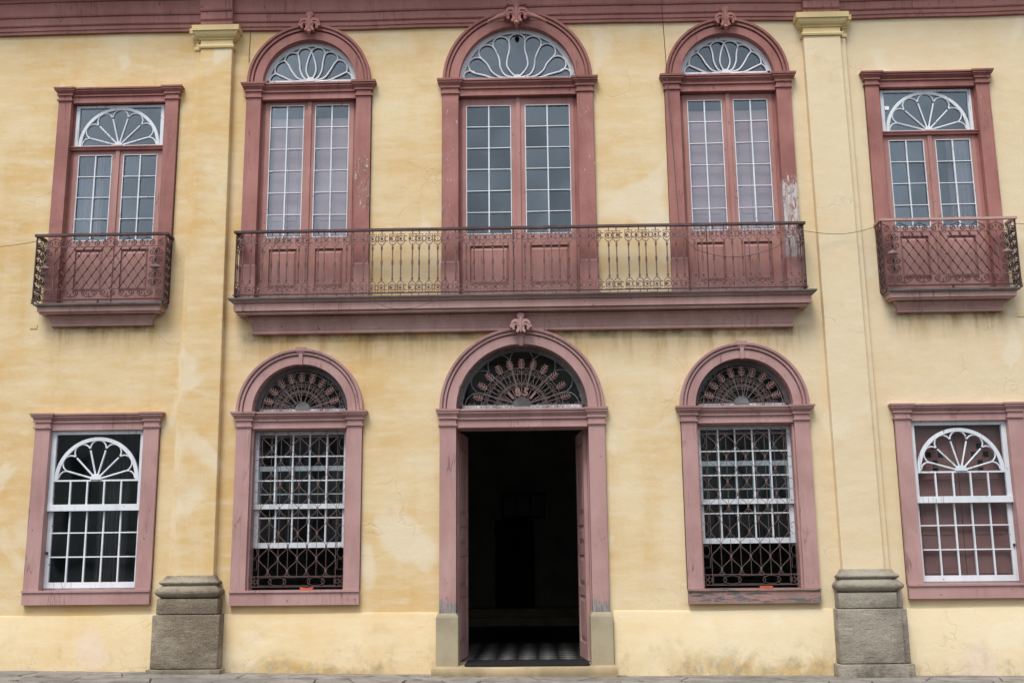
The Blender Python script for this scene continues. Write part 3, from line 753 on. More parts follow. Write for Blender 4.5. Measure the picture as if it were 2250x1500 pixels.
# ---- arched lower windows with iron grilles
def arrow_head(mb, a, r0_, r1_, wd, y, zc):
    """barbed leaf on a radial spoke: a rib with four pairs of tapering barbs"""
    ca, sa = math.cos(a), math.sin(a); L = r1_-r0_
    def pt(r, t): return (r*ca-t*sa, y, zc+r*sa+t*ca)
    mb.tube([pt(r0_-.02, 0), pt(r0_+.3*L, 0), pt(r1_, 0)], [.004,.007,.004], 5, False, .5)
    for u, wv in ((.0,.85),(.27,1.0),(.54,.85),(.78,.55)):
        for s in (-1, 1):
            mb.tube([pt(r0_+L*u, 0), pt(r0_+L*(u+.10), s*wd*wv*.6), pt(r0_+L*(u+.26), s*wd*wv)], [.0055,.0065,.0025], 5, False, .5)
def fan_grille(o, zc, R_, k, r_hub, r_a, r_b, r_c, r_tip, y, rb=.0042, date=False):
    nm = 'grille_bar'
    rings = [x for x in (r_hub, r_a, r_b, r_c) if x]
    for r in rings: MB().tube(arcpts(0, zc, r, 0, PI, 36, y), rb, 4).build('grille_arc', 'iron_low', o)
    st = PI/(k+1)
    for i in range(1, k+1):
        a = st*i; r_s = r_a if date and abs(a-PI/2) < R(58) else r_hub
        mb = MB(); mb.tube([(r_s*math.cos(a), y, zc+r_s*math.sin(a)), ((r_tip-.09)*math.cos(a), y, zc+(r_tip-.09)*math.sin(a))], rb*1.1, 4)
        mb.build('grille_spoke', 'iron_low', o)
        mb = MB(); arrow_head(mb, a, r_tip-.11, r_tip+.012, .05, y, zc); mb.build('arrow_leaf', 'iron_leaf', o)
    # scrolls between the spokes
    for i in range(k+1):
        a = st*(i+.5)
        for s in (-1, 1):
            mb = MB()
            for rad, sz in ((r_b-.052, .034), (r_a+.045, .024)):
                aa = a+s*st*.24
                c = (rad*math.cos(aa), zc+rad*math.sin(aa))
                mb.tube(spiral(c[0], c[1], sz, .006, a+(PI/2)*s, 1.35*s, y), rb*.95, 4)
            mb.tube(crom([((r_a+.02)*math.cos(a+s*st*.4), zc+(r_a+.02)*math.sin(a+s*st*.4)), ((r_a+r_b)/2*math.cos(a), zc+(r_a+r_b)/2*math.sin(a)), ((r_b-.02)*math.cos(a-s*st*.1), zc+(r_b-.02)*math.sin(a-s*st*.1))], y), rb*.95, 4)
            mb.build('grille_scroll', 'iron_low', o)
    # rim scrolls
    m_ = 2*k
    for i in range(m_+1):
        a = PI*(i+.5)/(m_+1); rad = R_-.052
        mb = MB(); mb.tube(spiral(rad*math.cos(a), zc+rad*math.sin(a), .045, .008, a, 1.5*(1 if i % 2 else -1), y), rb*.95, 4); mb.build('grille_scroll', 'iron_low', o)
    # scrolls along the bottom
    n = int(2*(R_-r_hub)/.1)
    for s in (-1, 1):
        for i in range(int((R_-r_hub-.03)/.085)):
            x = s*(r_hub+.06+.085*i); mb = MB(); mb.tube(spiral(x, zc+.045, .036, .008, PI/2, 1.4*(1 if i % 2 else -1), y), rb*.95, 4); mb.build('grille_scroll', 'iron_low', o)
    MB().tube([(-R_+.01, y, zc+.002), (R_-.01, y, zc+.002)], rb, 4).build('grille_bar', 'iron_low', o)
def grille(o, y, dz):
    rb = .0047
    x0 = .512; step = 2*x0/8; zt, zb, zl = 3.115+dz, 1.275+dz, 1.142+dz
    for i in range(9):
        x = -x0+step*i; pts = [(x, y, zl if i in (0, 8) else zb), (x, y, zt+(.07 if i in (0,8) else 0))]
        MB().tube(pts, rb*.8, 4).build('grille_bar', 'iron_low', o)
    for z in (zt, zb, zl): MB().tube([(-.64, y, z), (.64, y, z)], rb*1.1, 4).build('grille_bar', 'iron_low', o)
    per = .325
    node = lambda i, k: (-x0+step*i, (2.965 if i % 2 else 2.8025)+dz-per*k)
    for i in range(9):
        for k in range(-1, 7):
            x, z = node(i, k)
            if zb+.02 < z < zt-.02 and 0 < i < 8:
                me = shared('collar', lambda: MB().lathe(0, 0, [(.006,-.022),(.013,-.016),(.014,0),(.013,.016),(.006,.022)], 6).mesh('grille_collar', 'iron_low', True))
                link('grille_collar', me, o, (x, y, z))
            for s in (-1, 1):
                j = i+s
                if not 0 <= j <= 8: continue
                z2 = z-per/2; x2 = -x0+step*j
                lo, hi = z2, z
                if hi <= zb+.01 or lo >= zt-.01: continue
                pts = [(x+s*step*(t/14-.075*math.sin(2*PI*t/14)), y, z-per/2*t/14) for t in range(15)]
                pts = [p for p in pts if zb <= p[2] <= zt]
                if len(pts) > 2: MB().tube(pts, rb*1.05, 4).build('grille_curve', 'iron_low', o)
    # side borders: rings and brackets in turn
    for s in (-1, 1):
        z = zt-.02; k = 0; xm = s*.578
        while z > zb+.1:
            if k % 2 == 0:
                MB().tube([(xm+s*.047*math.cos(2*PI*i/16), y, z-.065+.07*math.sin(2*PI*i/16)) for i in range(16)], rb*.75, 4, True).build('grille_ring', 'iron_low', o); z -= .14
            else:
                MB().tube([(xm-.045,y,z-.01),(xm+.045,y,z-.01),(xm+.045,y,z-.14),(xm-.045,y,z-.14)], rb*.75, 4, True).build('grille_ring', 'iron_low', o); z -= .15
            k += 1
        MB().tube([(s*.638, y, zl), (s*.638, y, zt+.07)], rb, 4).build('grille_bar', 'iron_low', o)
        for qx, qz in ((0,.032),(0,-.032),(.032,0),(-.032,0)):
            MB().tube([(xm+qx+.026*math.cos(2*PI*i/10), y, (zb+zl)/2+qz+.026*math.sin(2*PI*i/10)) for i in range(10)], rb*.7, 4, True).build('grille_ring', 'iron_low', o)
    for zz0, zz1 in ((zl, zb), (zt, zt+.1)):
        zm = (zz0+zz1)/2; hh = (zz1-zz0)/2-.014
        for xc in (-.256, .256):
            MB().tube([(xc+.115*math.cos(2*PI*i/20), y, zm+hh*math.sin(2*PI*i/20)) for i in range(20)], rb*.75, 4, True).build('grille_ring', 'iron_low', o)
        for xa, xb in ((-.50,-.36), (-.15,.15), (.36,.50)):
            MB().tube([(xa,y,zm-hh),(xb,y,zm-hh),(xb+.03*(xb<.4),y,zm),(xb,y,zm+hh),(xa,y,zm+hh),(xa-.03*(xa>-.4),y,zm)], rb*.75, 4, True).build('grille_ring', 'iron_low', o)
def lower_arched(cx, dz, label, mats, tilt=0):
    w1 = lambda s, x, z: .3 if z < 1.2 else 0.05
    o = surround('arched_window', cx, .85, .65, 1.10+dz, 3.245, 3.45, True, 'wood_low', ro=.862, ri=.652, sp=3.447, wear=w1, tilt=tilt)
    o['label'] = label
    sill(o, .85, .91+dz, 1.10+dz, mats)
    # plain keystone console
    MB().rects([(4.085,0,0),(4.09,.0,.02),(4.25,.004,.03),(4.252,.028,.035),(4.28,.032,.04),(4.284,.045,.045),(4.325,.05,.05)], -.022, .022, .0, -.06).build('keystone', 'wood_low', o)
    # inner stop frame
    MB().box(-.65,-.625,.0,.2,1.10+dz,3.235).box(.625,.65,.0,.2,1.10+dz,3.235).box(-.625,.625,.0,.2,3.205,3.235).build('inner_frame', 'wood_low', o)
    # fanlight glazing behind the iron
    y = .13
    white_arc(o, .59, .65, y, y+.03, 3.447, 'white_shaded_dusty'); MB().box(-.62,.62,y,y+.03,3.45,3.51).build('fan_rail', 'white', o)
    sp = [R(16+29.6*k) for k in range(6)]
    fan_spoked(o, .575, y+.012, 3.50, 'white_shaded_dusty', sp, .0058); hubdisc(o, .10, y+.01, 3.50, 'white_shaded_dusty'); fan_panes(o, .60, y+.02, sp, 3.50)
    fan_grille(o, 3.46, .65, 9, .135, .235, .415, .535, .53, .04)
    # sashes: the top one fixed, the lower one pushed up a third
    sash(o, -.625, .625, 2.16, 3.20, 5, [2.54, 2.86], .13, .045, .045, .065, 'upper_sash')
    sash(o, -.625, .625, 1.645, 2.735, 5, [2.04, 2.36], .18, .06, .065, .07, 'lower_sash')
    grille(o, .05, dz)
    return o
lower_arched(C2, .0, 'grilled arched window left of the doorway with smooth pink sill', 'wood_low')
lower_arched(C4, -.03, 'grilled arched window right of the doorway with badly weathered grey sill', 'wood_grey', tilt=R(.0))

# ---- the doorway
def doorway():
    w1 = lambda s, x, z: 1.0 if z < .80 else (.62 if z < .95 else (.17 if z < 1.9 else .05))
    o = surround('doorway', C3, 1.105, .888, .785, 3.225, 3.455, True, 'wood_low', ro=1.11, ri=.888, sp=3.45, back=.30, wear=w1, big=-.005)
    o['label'] = 'tall arched entrance with open door leaves'
    for s in (-1, 1):
        zb = .125
        MB().rects([(zb-.02,0,0),(.735,0,0),(.765,-.012,-.01),(.79,-.03,-.03)], *sorted((s*.855, s*1.145)), .28, -.095).build('base_block', 'door_stone', o, bevel=.008)
    # doorstep, worn round in the middle
    mb = MB(); n = 24; b = 0
    for i in range(n+1):
        x = -1.19+2.36*i/n; d = .012*math.cos(x*1.3)+random.uniform(-.003,.003)
        for yy, zz in ((-.20,-.08),(-.235,.04),(-.245,.085),(-.235,.118),(-.20,.132),(.05,.134),(.4,.136),(.4,-.08)): mb.v.append((x, yy, zz-d*.5*(yy<-.1)))
    for i in range(n):
        for j in range(8): mb.f.append((8*i+j, 8*i+8+j, 8*i+8+(j+1)%8, 8*i+(j+1)%8))
    mb.f += [tuple(range(8)), tuple(8*n+j for j in range(7,-1,-1))]
    mb.build('doorstep', 'step_stone', o, smooth=True)
    # fanlight: glazing behind, ironwork in front
    y = .16; zc = 3.49
    white_arc(o, .82, .888, y, y+.03, 3.45, 'white_shaded_dusty'); MB().box(-.86,.86,y,y+.03,3.45,3.53).build('fan_rail', 'white', o)
    sp = [R(17.5+29*k) for k in range(6)]
    fan_spoked(o, .79, y+.01, zc+.03, 'white_shaded_dusty', sp, .008); hubdisc(o, .12, y+.01, zc+.03, 'white_shaded_dusty'); fan_panes(o, .83, y+.02, sp, zc+.03)
    yg = .05
    fan_grille(o, 3.465, .885, 11, .15, .30, .555, None, .67, yg, .0048, True)
    # date between the two inner arcs: 1 8 5 1, each figure in its own radial cell
    r_lo, r_hi = .165, .285
    for k in range(5):
        a = PI/2+(2-k)*R(27)
        MB().tube([(r_lo*math.cos(a), yg, 3.465+r_lo*math.sin(a)), (r_hi*math.cos(a), yg, 3.465+r_hi*math.sin(a))], .0055, 4).build('date_bar', 'iron_leaf', o)
    for k, ch in enumerate('1851'):
        a = PI/2+(1.5-k)*R(27)
        cu = bpy.data.curves.new('figure', 'FONT'); cu.body = ch; cu.size = .15; cu.extrude = .006; cu.offset = .006; cu.align_x = 'CENTER'; cu.align_y = 'CENTER'
        to = bpy.data.objects.new('tmp', cu); col.objects.link(to); dg = bpy.context.evaluated_depsgraph_get(); me = bpy.data.meshes.new_from_object(to.evaluated_get(dg))
        bpy.data.objects.remove(to); me.materials.clear(); me.materials.append(M['iron_leaf'])
        f = link('date_figure', me, o, (.225*math.cos(a), yg-.004, 3.465+.225*math.sin(a))); f.rotation_euler = (PI/2, 0, 0)
        f.rotation_euler = (Matrix.Rotation(-(a-PI/2), 3, 'Y') @ Matrix.Rotation(PI/2, 3, 'X')).to_euler()
    # frame on the soffit and inner reveal
    MB().box(-.888,.888,.0,.28,3.19,3.215).build('head_board', 'wood_low', o)
    # leaves folded inward along the passage
    for s in (-1, 1):
        lw = .80; ang = R(5.2)
        lf = MB(); T = .05; H0, H1 = .15, 3.19
        st = .11
        lf.box(0, st, 0, T, H0, H1).box(lw-st, lw, 0, T, H0, H1)
        cuts = [(H0,.36),(.98,1.10),(1.52,1.66),(1.92,2.06),(3.02,H1)]
        for a, b in cuts: lf.box(st, lw-st, 0, T, a, b)
        w2 = None
        ob = lf.build('door_leaf', 'wood_low', o, (s*.872, .30, 0))
        ob.rotation_euler = (0, 0, PI/2+ang if s < 0 else PI/2-ang)
        if s > 0: ob.rotation_euler = (0, 0, PI/2+ang); 
        # both hinged at the reveal, the free edge leaning a little into the opening
        ob.rotation_euler = (0, 0, (PI/2-ang) if s < 0 else (PI/2+ang))
        pm = MB()
        for (a0, a1), (b0, b1) in zip(cuts, cuts[1:]):
            q = [(st, a1), (lw-st, a1), (lw-st, b0), (st, b0)]
            pm.box(st, lw-st, .018, .032, a1, b0)
            for yy, y2 in ((.018, .0), (.032, .05)):
                i = len(pm.v); m_ = .05
                pm.v += [(st+.02,yy,a1+.02),(lw-st-.02,yy,a1+.02),(lw-st-.02,yy,b0-.02),(st+.02,yy,b0-.02),(st+m_+.03,y2,a1+m_+.03),(lw-st-m_-.03,y2,a1+m_+.03),(lw-st-m_-.03,y2,b0-m_-.03),(st+m_+.03,y2,b0-m_-.03)]
                pm.f += [(i+4,i+5,i+6,i+7)]+[(i+j,i+(j+1)%4,i+4+(j+1)%4,i+4+j) for j in range(4)]
        pn = pm.build('door_panel', 'wood_low', o, (s*.872, .30, 0)); pn.rotation_euler = ob.rotation_euler
        MB().box(*sorted((s*.876, s*.90)), .25, .62, .13, 3.2).build('door_lining', 'wood_low', o)
    return o
door = doorway()

# ---- upper openings
LOT_A = ([[(.02,.04),(.062,.13),(.07,.22),(.04,.36),(.0,.47)], [(.05,.03),(.11,.07),(.158,.18),(.172,.31),(.2,.43)], [(.06,.015),(.19,.055),(.275,.16),(.33,.26),(.385,.33)], [(.06,.0),(.25,.012),(.39,.075),(.515,.135)]],
         [(0,.47),(.2,.43),(.385,.33),(.515,.135)])
LOT_B = ([[(.03,.04),(.105,.12),(.15,.21),(.142,.32),(.112,.45),(.115,.57)], [(.06,.025),(.18,.065),(.245,.18),(.262,.32),(.325,.47)], [(.07,.015),(.25,.035),(.37,.12),(.43,.23),(.51,.32)], [(.08,.0),(.32,.012),(.46,.06),(.615,.10)]],
         [(.115,.57),(.325,.47),(.51,.32),(.615,.10)])
def leaf_lobe(mb, pts, rad, flat=.6, n=7): mb.tube(pts, rad, n, False, flat)
def fleur(o, zc, sc, y, mat, rich=False, name='ornament', drop=True):
    """carved leaf ornament: tuft on top, two leaves curling down each side, drop below"""
    mb = MB(); q = lambda L: [(a*sc, y-c*sc, zc+b*sc) for a, b, c in L]
    half = [(0,.184),(.022,.186),(.041,.177),(.053,.150),(.042,.120),(.024,.095),(.050,.104),(.078,.102),(.104,.090),(.127,.066),(.134,.032),(.153,.010),(.142,-.017),(.119,-.022),(.112,-.048),(.090,-.056),(.075,-.036),(.084,-.010),
            (.068,.008),(.048,-.006),(.052,-.040),(.070,-.066),(.050,-.088),(.026,-.080),(.018,-.056),(.010,-.085)]
    out_ = half+[(-a, b) for a, b in half[:0:-1]]
    mb.prism([(a*sc, zc+b*sc) for a, b in out_][::-1], y-.055*sc, y+.03)
    o2 = mb.build(name, mat, o, bevel=.010*sc)
    mb = MB()      # ribs of the leaves, drop and (rich) garlands
    leaf_lobe(mb, q([(0,-.07,.055),(0,.02,.062),(0,.10,.062),(0,.165,.05)]), [.010*sc,.016*sc,.014*sc,.008*sc])
    for s in (-1, 1):
        leaf_lobe(mb, q([(s*.01,.02,.055),(s*.05,.065,.062),(s*.095,.06,.06),(s*.122,.02,.055),(s*.128,-.01,.05)]), [.012*sc,.013*sc,.012*sc,.010*sc,.006*sc])
        leaf_lobe(mb, q([(s*.008,-.01,.055),(s*.045,.03,.06),(s*.085,.02,.06),(s*.098,-.035,.055)]), [.010*sc,.011*sc,.010*sc,.006*sc])
        leaf_lobe(mb, q([(s*.010,.12,.055),(s*.026,.155,.058),(s*.040,.158,.052)]), [.008*sc,.010*sc,.005*sc])
        if rich:
            leaf_lobe(mb, q([(s*.11,.005,.05),(s*.18,-.012,.06),(s*.26,-.045,.05),(s*.335,-.085,.03)]), [.022*sc,.028*sc,.024*sc,.012*sc])
            for t in range(8): leaf_lobe(mb, q([(s*(.13+.026*t),-.0-.012*t,.07),(s*(.145+.026*t),.034-.013*t,.065)]), [.011*sc,.005*sc])
            leaf_lobe(mb, q([(s*.05,.13,.04),(s*.10,.15,.06),(s*.125,.12,.05)]), [.012*sc,.016*sc,.008*sc])
    if drop: leaf_lobe(mb, q([(0,-.08,.05),(0,-.11,.065),(0,-.135,.05),(0,-.165,.02)]), [.026*sc,.030*sc,.020*sc,.006*sc], .8)
    mb.build('carved_ribs', mat, o, smooth=True)
    return o2
def upper_arched(cx, ho, hi, ri, ro, sp, label, glassx, gz0, gz1, lot, tip_r, wear=None, shutters=True, tilt=0, rich=False, fl=(683,54)):
    o = surround('arched_french_window', cx, ho, hi, 4.99, 7.985, 8.2, True, 'wood_up', ro=ro, ri=ri, sp=sp, back=.15, wear=wear, big=.02, tilt=tilt)
    o['label'] = label
    # wider foot blocks of the jambs
    for s in (-1, 1):
        MB().rects([(4.99,.012,.012),(5.49,.012,.012),(5.515,.0,.002)], *sorted((s*hi, s*ho)), .02, -.062).build('jamb_foot', 'wood_leaf', o)
    y = .05
    # frame stops
    MB().box(-hi,-hi+.05,y+.01,y+.10,4.99,7.97).box(hi-.05,hi,y+.01,y+.10,4.99,7.97).box(-hi+.05,hi-.05,y-.03,y+.10,7.955,7.99).build('door_frame', 'wood_up', o)
    leaf_pair(o, hi-.05, 5.0, 7.95, glassx, gz0, gz1, 6, y, 'wood_leaf', (5.2, 5.74))
    # fanlight
    yf = .05; zc = 8.27 if lot is LOT_A else 8.25
    white_arc(o, ri-.062, ri, yf, yf+.04, sp)
    MB().box(-ri+.03, ri-.03, yf, yf+.04, sp-.01, zc+.022).build('fan_rail', 'white', o)
    fan_lotus(o, ri-.066, yf+.006, zc, sp, 'white', lot[0], lot[1])
    tp = lot[1]
    hubdisc(o, .062, yf+.015, zc, 'white')
    aa = sorted(set([math.atan2(b, a) for a, b in tp]+[PI-math.atan2(b, a) for a, b in tp]))
    aa = [a for i, a in enumerate(aa) if i == 0 or a-aa[i-1] > .02]
    fan_panes(o, ri-.03-(zc-sp)*.6, yf+.028, aa, zc)
    fx, fz = P(*fl, -.16); fleur(o, fz, 1.25 if rich else 1.1, -.10, 'wood_corn', rich, 'keystone')
    if shutters:
        for s in (-1, 1):
            x0, x1 = sorted((s*.004, s*(hi-.04)))
            sh = MB().box(x0, x1, y+.10, y+.13, 5.0, 7.74).build('inner_shutter', 'shutter', o)
            for za, zb in ((5.2,6.05),(6.2,6.82),(6.95,7.6)):
                xa, xb = sorted((s*.16, s*(hi-.16))); MB().box(xa, xb, y+.092, y+.101, za, zb).build('inner_shutter', 'shutter', o)
            MB().box(s*.30-.002, s*.30+.002, y+.088, y+.093, 5.0, 7.7).build('shutter_joint', 'iron_dark', o)
    return o
def wearU2(s, x, z):
    if s < 0: return .10
    return .32 if 6.2 < z < 7.1 else .12
def wearU4(s, x, z):
    if s > 0 and z < 6.75: return .62 if z < 6.5 else .4
    return .08
def wearU3(s, x, z): return .2
oU2 = upper_arched(C2, .897, .687, .672, .893, 8.205, 'arched balcony window left with lilac shutters', (.085,.565), 5.93, 7.90, LOT_A, .6, wearU2)
oU3 = upper_arched(C3-.01, 1.075, .845, .84, 1.07, 8.18, 'wide arched balcony window in the middle with garlanded keystone', (.105,.735), 5.93, 7.84, LOT_B, .7, wearU3, shutters=False, rich=True, fl=(1135,33))
oU4 = upper_arched(C4, .89, .685, .67, .88, 8.175, 'arched balcony window right with flaking jamb', (.085,.565), 5.93, 7.86, LOT_A, .6, wearU4, fl=(1587,43))
def upper_outer(cx, label, side):
    w1 = lambda s, x, z: .14
    o = surround('french_window', cx, .868, .682, 4.985, 7.99, 8.185, False, 'wood_up', wear=w1, back=.15, big=.006)
    o['label'] = label
    y = .04
    MB().box(-.682,-.64,y+.01,y+.10,4.99,7.98).box(.64,.682,y+.01,y+.10,4.99,7.98).build('door_frame', 'wood_up', o)
    # transom light
    z0, z1 = 7.325, 7.955
    mb = MB(); mb.box(-.64,-.592,y,y+.045,z0,z1).box(.592,.64,y,y+.045,z0,z1).box(-.592,.592,y,y+.045,z1-.035,z1).box(-.592,.592,y,y+.045,z0,z0+.02)
    mb.build('transom_sash', 'white', o)
    R_ = .588; zc = z0+.018
    white_arc(o, R_-.045, R_-.002, y+.004, y+.04, zc); fan_spoked(o, R_-.04, y+.018, zc, 'white', [R(16+29.6*k) for k in range(6)], .0105); hubdisc(o, .055, y+.014, zc, 'white')
    fan_panes(o, R_-.02, y+.028, [R(16+29.6*k) for k in range(6)], zc)
    for s in (-1, 1):
        pts = [(s*(R_-.02)*math.cos(PI/2*i/10), zc+(R_-.02)*math.sin(PI/2*i/10)) for i in range(11)]+[(0, z1-.03), (s*.6, z1-.03)]
        MB().prism(pts if s < 0 else pts[::-1], y+.026, y+.030).build('pane', 'glass', o)
    MB().rects([(7.262,0,0),(7.27,0,.03),(7.29,0,.035),(7.31,0,.05),(7.322,0,.045)], -.68, .68, .12, y-.0).build('transom_rail', 'wood_up', o)
    leaf_pair(o, .64, 5.0, 7.262, (.085,.565), 5.93, 7.20, 4, y+.012, 'wood_leaf_pink', (5.2, 5.78))
    # a muslin curtain drawn to one side
    mb = MB(); a, b = (-.6, -.30) if side < 0 else (.32, .62)
    for i in range(21):
        x = a+(b-a)*i/20; yy = .30+.02*math.sin(i*1.7); mb.v += [(x, yy, 5.0), (x, yy+.004*math.sin(i), 7.3)]
    for i in range(20): mb.f.append((2*i,2*i+2,2*i+3,2*i+1))
    mb.build('curtain', 'muslin', o, smooth=True)
    if side > 0:
        x_, z_ = P(1948, 238, y+.02); MB().prism([(x_-cx-.026,z_-.03),(x_-cx+.03,z_-.026),(x_-cx+.034,z_+.026),(x_-cx-.03,z_+.03)][::1], y+.014, y+.018).build('white_patch', 'patch_white', o)  # small plain white patch on the glass
    return o
upper_outer(C1, 'rectangular balcony window on the far left', -1); upper_outer(C5-.008, 'rectangular balcony window on the far right with white patch on the glass', 1)
fleur(door, P(1143,716,-.2)[1], 1.0, -.15, 'wood_low', False, 'keystone', False)
MB().rects([(4.31,0,0),(4.315,.0,.02),(4.44,.006,.03),(4.442,.02,.035),(4.47,.024,.045)], -.028, .028, .0, -.06).build('keystone_console', 'wood_low', door)

# ---- balconies
def slab(name, x0, x1, z0, z1, proj, mat):
    """moulded balcony floor: corbel below, broad fascia, drip mould on top; mitred round both ends"""
    h = (z1-z0)/.45; p = proj/.222
    lv = [(z0+a*h, b*p, b*p) for a, b in ((0,.0),(.001,.03),(.034,.032),(.036,.012),(.046,.012),(.05,.016),(.09,.022),(.13,.035),(.17,.057),(.195,.078),(.196,.092),(.226,.094),(.228,.075),(.238,.075),
          (.24,.195),(.268,.20),(.27,.188),(.278,.188),(.28,.228),(.375,.232),(.377,.214),(.387,.214),(.389,.236),(.405,.244),(.42,.262),(.432,.276),(.433,.288))]
    o = MB().rects(lv, x0, x1, .02, -.06).build(name, mat, B)
    MB().rects([(z1-.021,.0,.0),(z1,.0,.0)], x0-.298*p, x1+.298*p, .02, -.06-.298*p).build('slate_edge', 'slate', o)
    return o
M['slate'] = plain('slate_edge', S(104,106,104), .8, .35, 7)
def dentils(o, x0, x1, y, z, wd, gap, h):
    mb = MB(); x = x0
    while x < x1: mb.box(x, x+wd, y-.012, y+.01, z, z+h); x += wd+gap
    tag(mb.build('dentils', 'wood_balc', o), kind='stuff')
# central balcony
bc = slab('balcony', -3.868, 3.468, 4.52, 4.97, .222, 'wood_balc'); bc['label'] = 'long central balcony with ringed iron baluster railing'
dentils(bc, -3.95, 3.55, -.06-.094, 4.52+.199, .026, .022, .024)
YR = -.29
def module(half=.05):
    mb = MB(); r = .0068
    w_ = .047
    for zt_, sg in ((0, 1), (1, -1)):
        z = lambda v: v if sg > 0 else (5.845+5.03-v)
        mb.tube([(-.010,0,z(5.688)),(-w_,0,z(5.732)),(-w_,0,z(5.845)),(w_,0,z(5.845)),(w_,0,z(5.732)),(.010,0,z(5.688))], r, 4)
        zc = z(5.782)
        mb.tube([(.041*math.cos(2*PI*i/16),0,zc+.041*math.sin(2*PI*i/16)) for i in range(16)], r, 4, True)
        mb.tube([(0,0,zc-.041),(0,0,zc+.041)], r*.6, 4)
        for zz in (5.815, 5.75): mb.tube([(w_,0,z(zz)),(w_+.0347,0,z(zz))], r*1.2, 4)
        mb.tube([(0,0,z(5.845)),(0,0,z(5.893))], r*1.3, 4)
    pr = [(.0045,5.17),(.005,5.20),(.012,5.205),(.013,5.225),(.0075,5.23),(.0075,5.405),(.0115,5.41),(.0115,5.425),(.009,5.43),(.0125,5.435),(.0125,5.455),(.009,5.46),(.0115,5.465),(.0115,5.475),(.0065,5.48),(.0065,5.625),(.012,5.63),(.0125,5.645),(.008,5.65),(.012,5.655),(.012,5.67),(.005,5.675),(.0045,5.71)]
    mb.lathe(0, 0, [(a*1.2, b) for a, b in pr], 6)
    return mb.mesh('baluster', 'iron')
def rosette_mesh():
    mb = MB(); n = 16
    mb.v.append((0,-.012,0))
    for i in range(n):
        r = .029 if i % 2 == 0 else .015; a = 2*PI*i/n; mb.v.append((r*math.cos(a), -.004, r*math.sin(a)))
    mb.v.append((0,.008,0))
    for i in range(n):
        j = (i+1) % n; mb.f += [(0,1+i,1+j),(n+1,1+j,1+i)]
    return mb.mesh('rosette', 'iron')
BAL, ROS = module(), rosette_mesh()
PITCH = .1287
missing = {(14+7,'t'), (11,'b'), (24,'t')}
for i in range(60):
    x = -4.022+PITCH*i
    b_ = link('baluster', BAL, bc, (x+random.uniform(-.004,.004), YR, random.uniform(-.004,.004))); b_.rotation_euler = (0, random.uniform(-.006,.006), 0)
    for k, z in (('t', 5.782), ('b', 5.093)):
        if (i, k) in missing: continue
        r_ = link('rosette', ROS, bc, (x, YR, z)); r_.rotation_euler = (0, random.uniform(0,.4), 0)
for xe in (-4.095, 3.645):
    for yy in (-.205, -.10):
        b_ = link('baluster', BAL, bc, (xe, yy, 0)); b_.rotation_euler = (0, 0, PI/2)
        for z in (5.782, 5.093):
            r_ = link('rosette', ROS, bc, (xe, yy, z)); r_.rotation_euler = (0, 0, PI/2)
    MB().tube([(xe, YR+.005, 4.99), (xe, YR+.005, 5.90)], .011, 6).build('corner_post', 'iron_dark', bc)
    MB().box(xe-.03, xe+.03, YR, -.06, 5.895, 5.93).build('handrail', 'rail', bc)
    MB().box(xe-.012, xe+.012, YR, 0, 5.012, 5.026).build('bottom_rail', 'iron_dark', bc)
def wavy_rail(name, x0, x1, y, z, wd, th, mat, par, amp=.004):
    mb = MB(); n = int((x1-x0)/.2)+2
    for i in range(n+1):
        x = x0+(x1-x0)*i/n; dz = random.uniform(-amp,amp)*.5; dy = random.uniform(-amp,amp)*.4
        mb.v += [(x,y-wd/2+dy,z+dz),(x,y+wd/2+dy,z+dz),(x,y+wd/2+dy,z+th+dz),(x,y-wd/2+dy,z+th+dz)]
    for i in range(n):
        for j in range(4): mb.f.append((4*i+j,4*i+4+j,4*i+4+(j+1)%4,4*i+(j+1)%4))
    mb.f += [(3,2,1,0),(4*n,4*n+1,4*n+2,4*n+3)]
    return mb.build(name, mat, par)
wavy_rail('handrail', -4.13, 3.68, YR, 5.893, .055, .032, 'rail', bc)
wavy_rail('bottom_rail', -4.12, 3.67, YR, 5.012, .018, .014, 'iron_dark', bc, .002)
for x in (-2.7, -1.17, .28, 2.2): MB().box(x-.006, x+.006, YR-.006, YR+.006, 4.96, 5.02).build('rail_foot', 'iron_dark', bc)
MB().box(-.30,-.288,YR-.01,YR+.012,5.0,5.90).build('joint_post', 'iron_dark', bc)
MB().box(2.33,2.342,YR-.01,YR+.012,5.0,5.90).build('joint_post', 'iron_dark', bc)

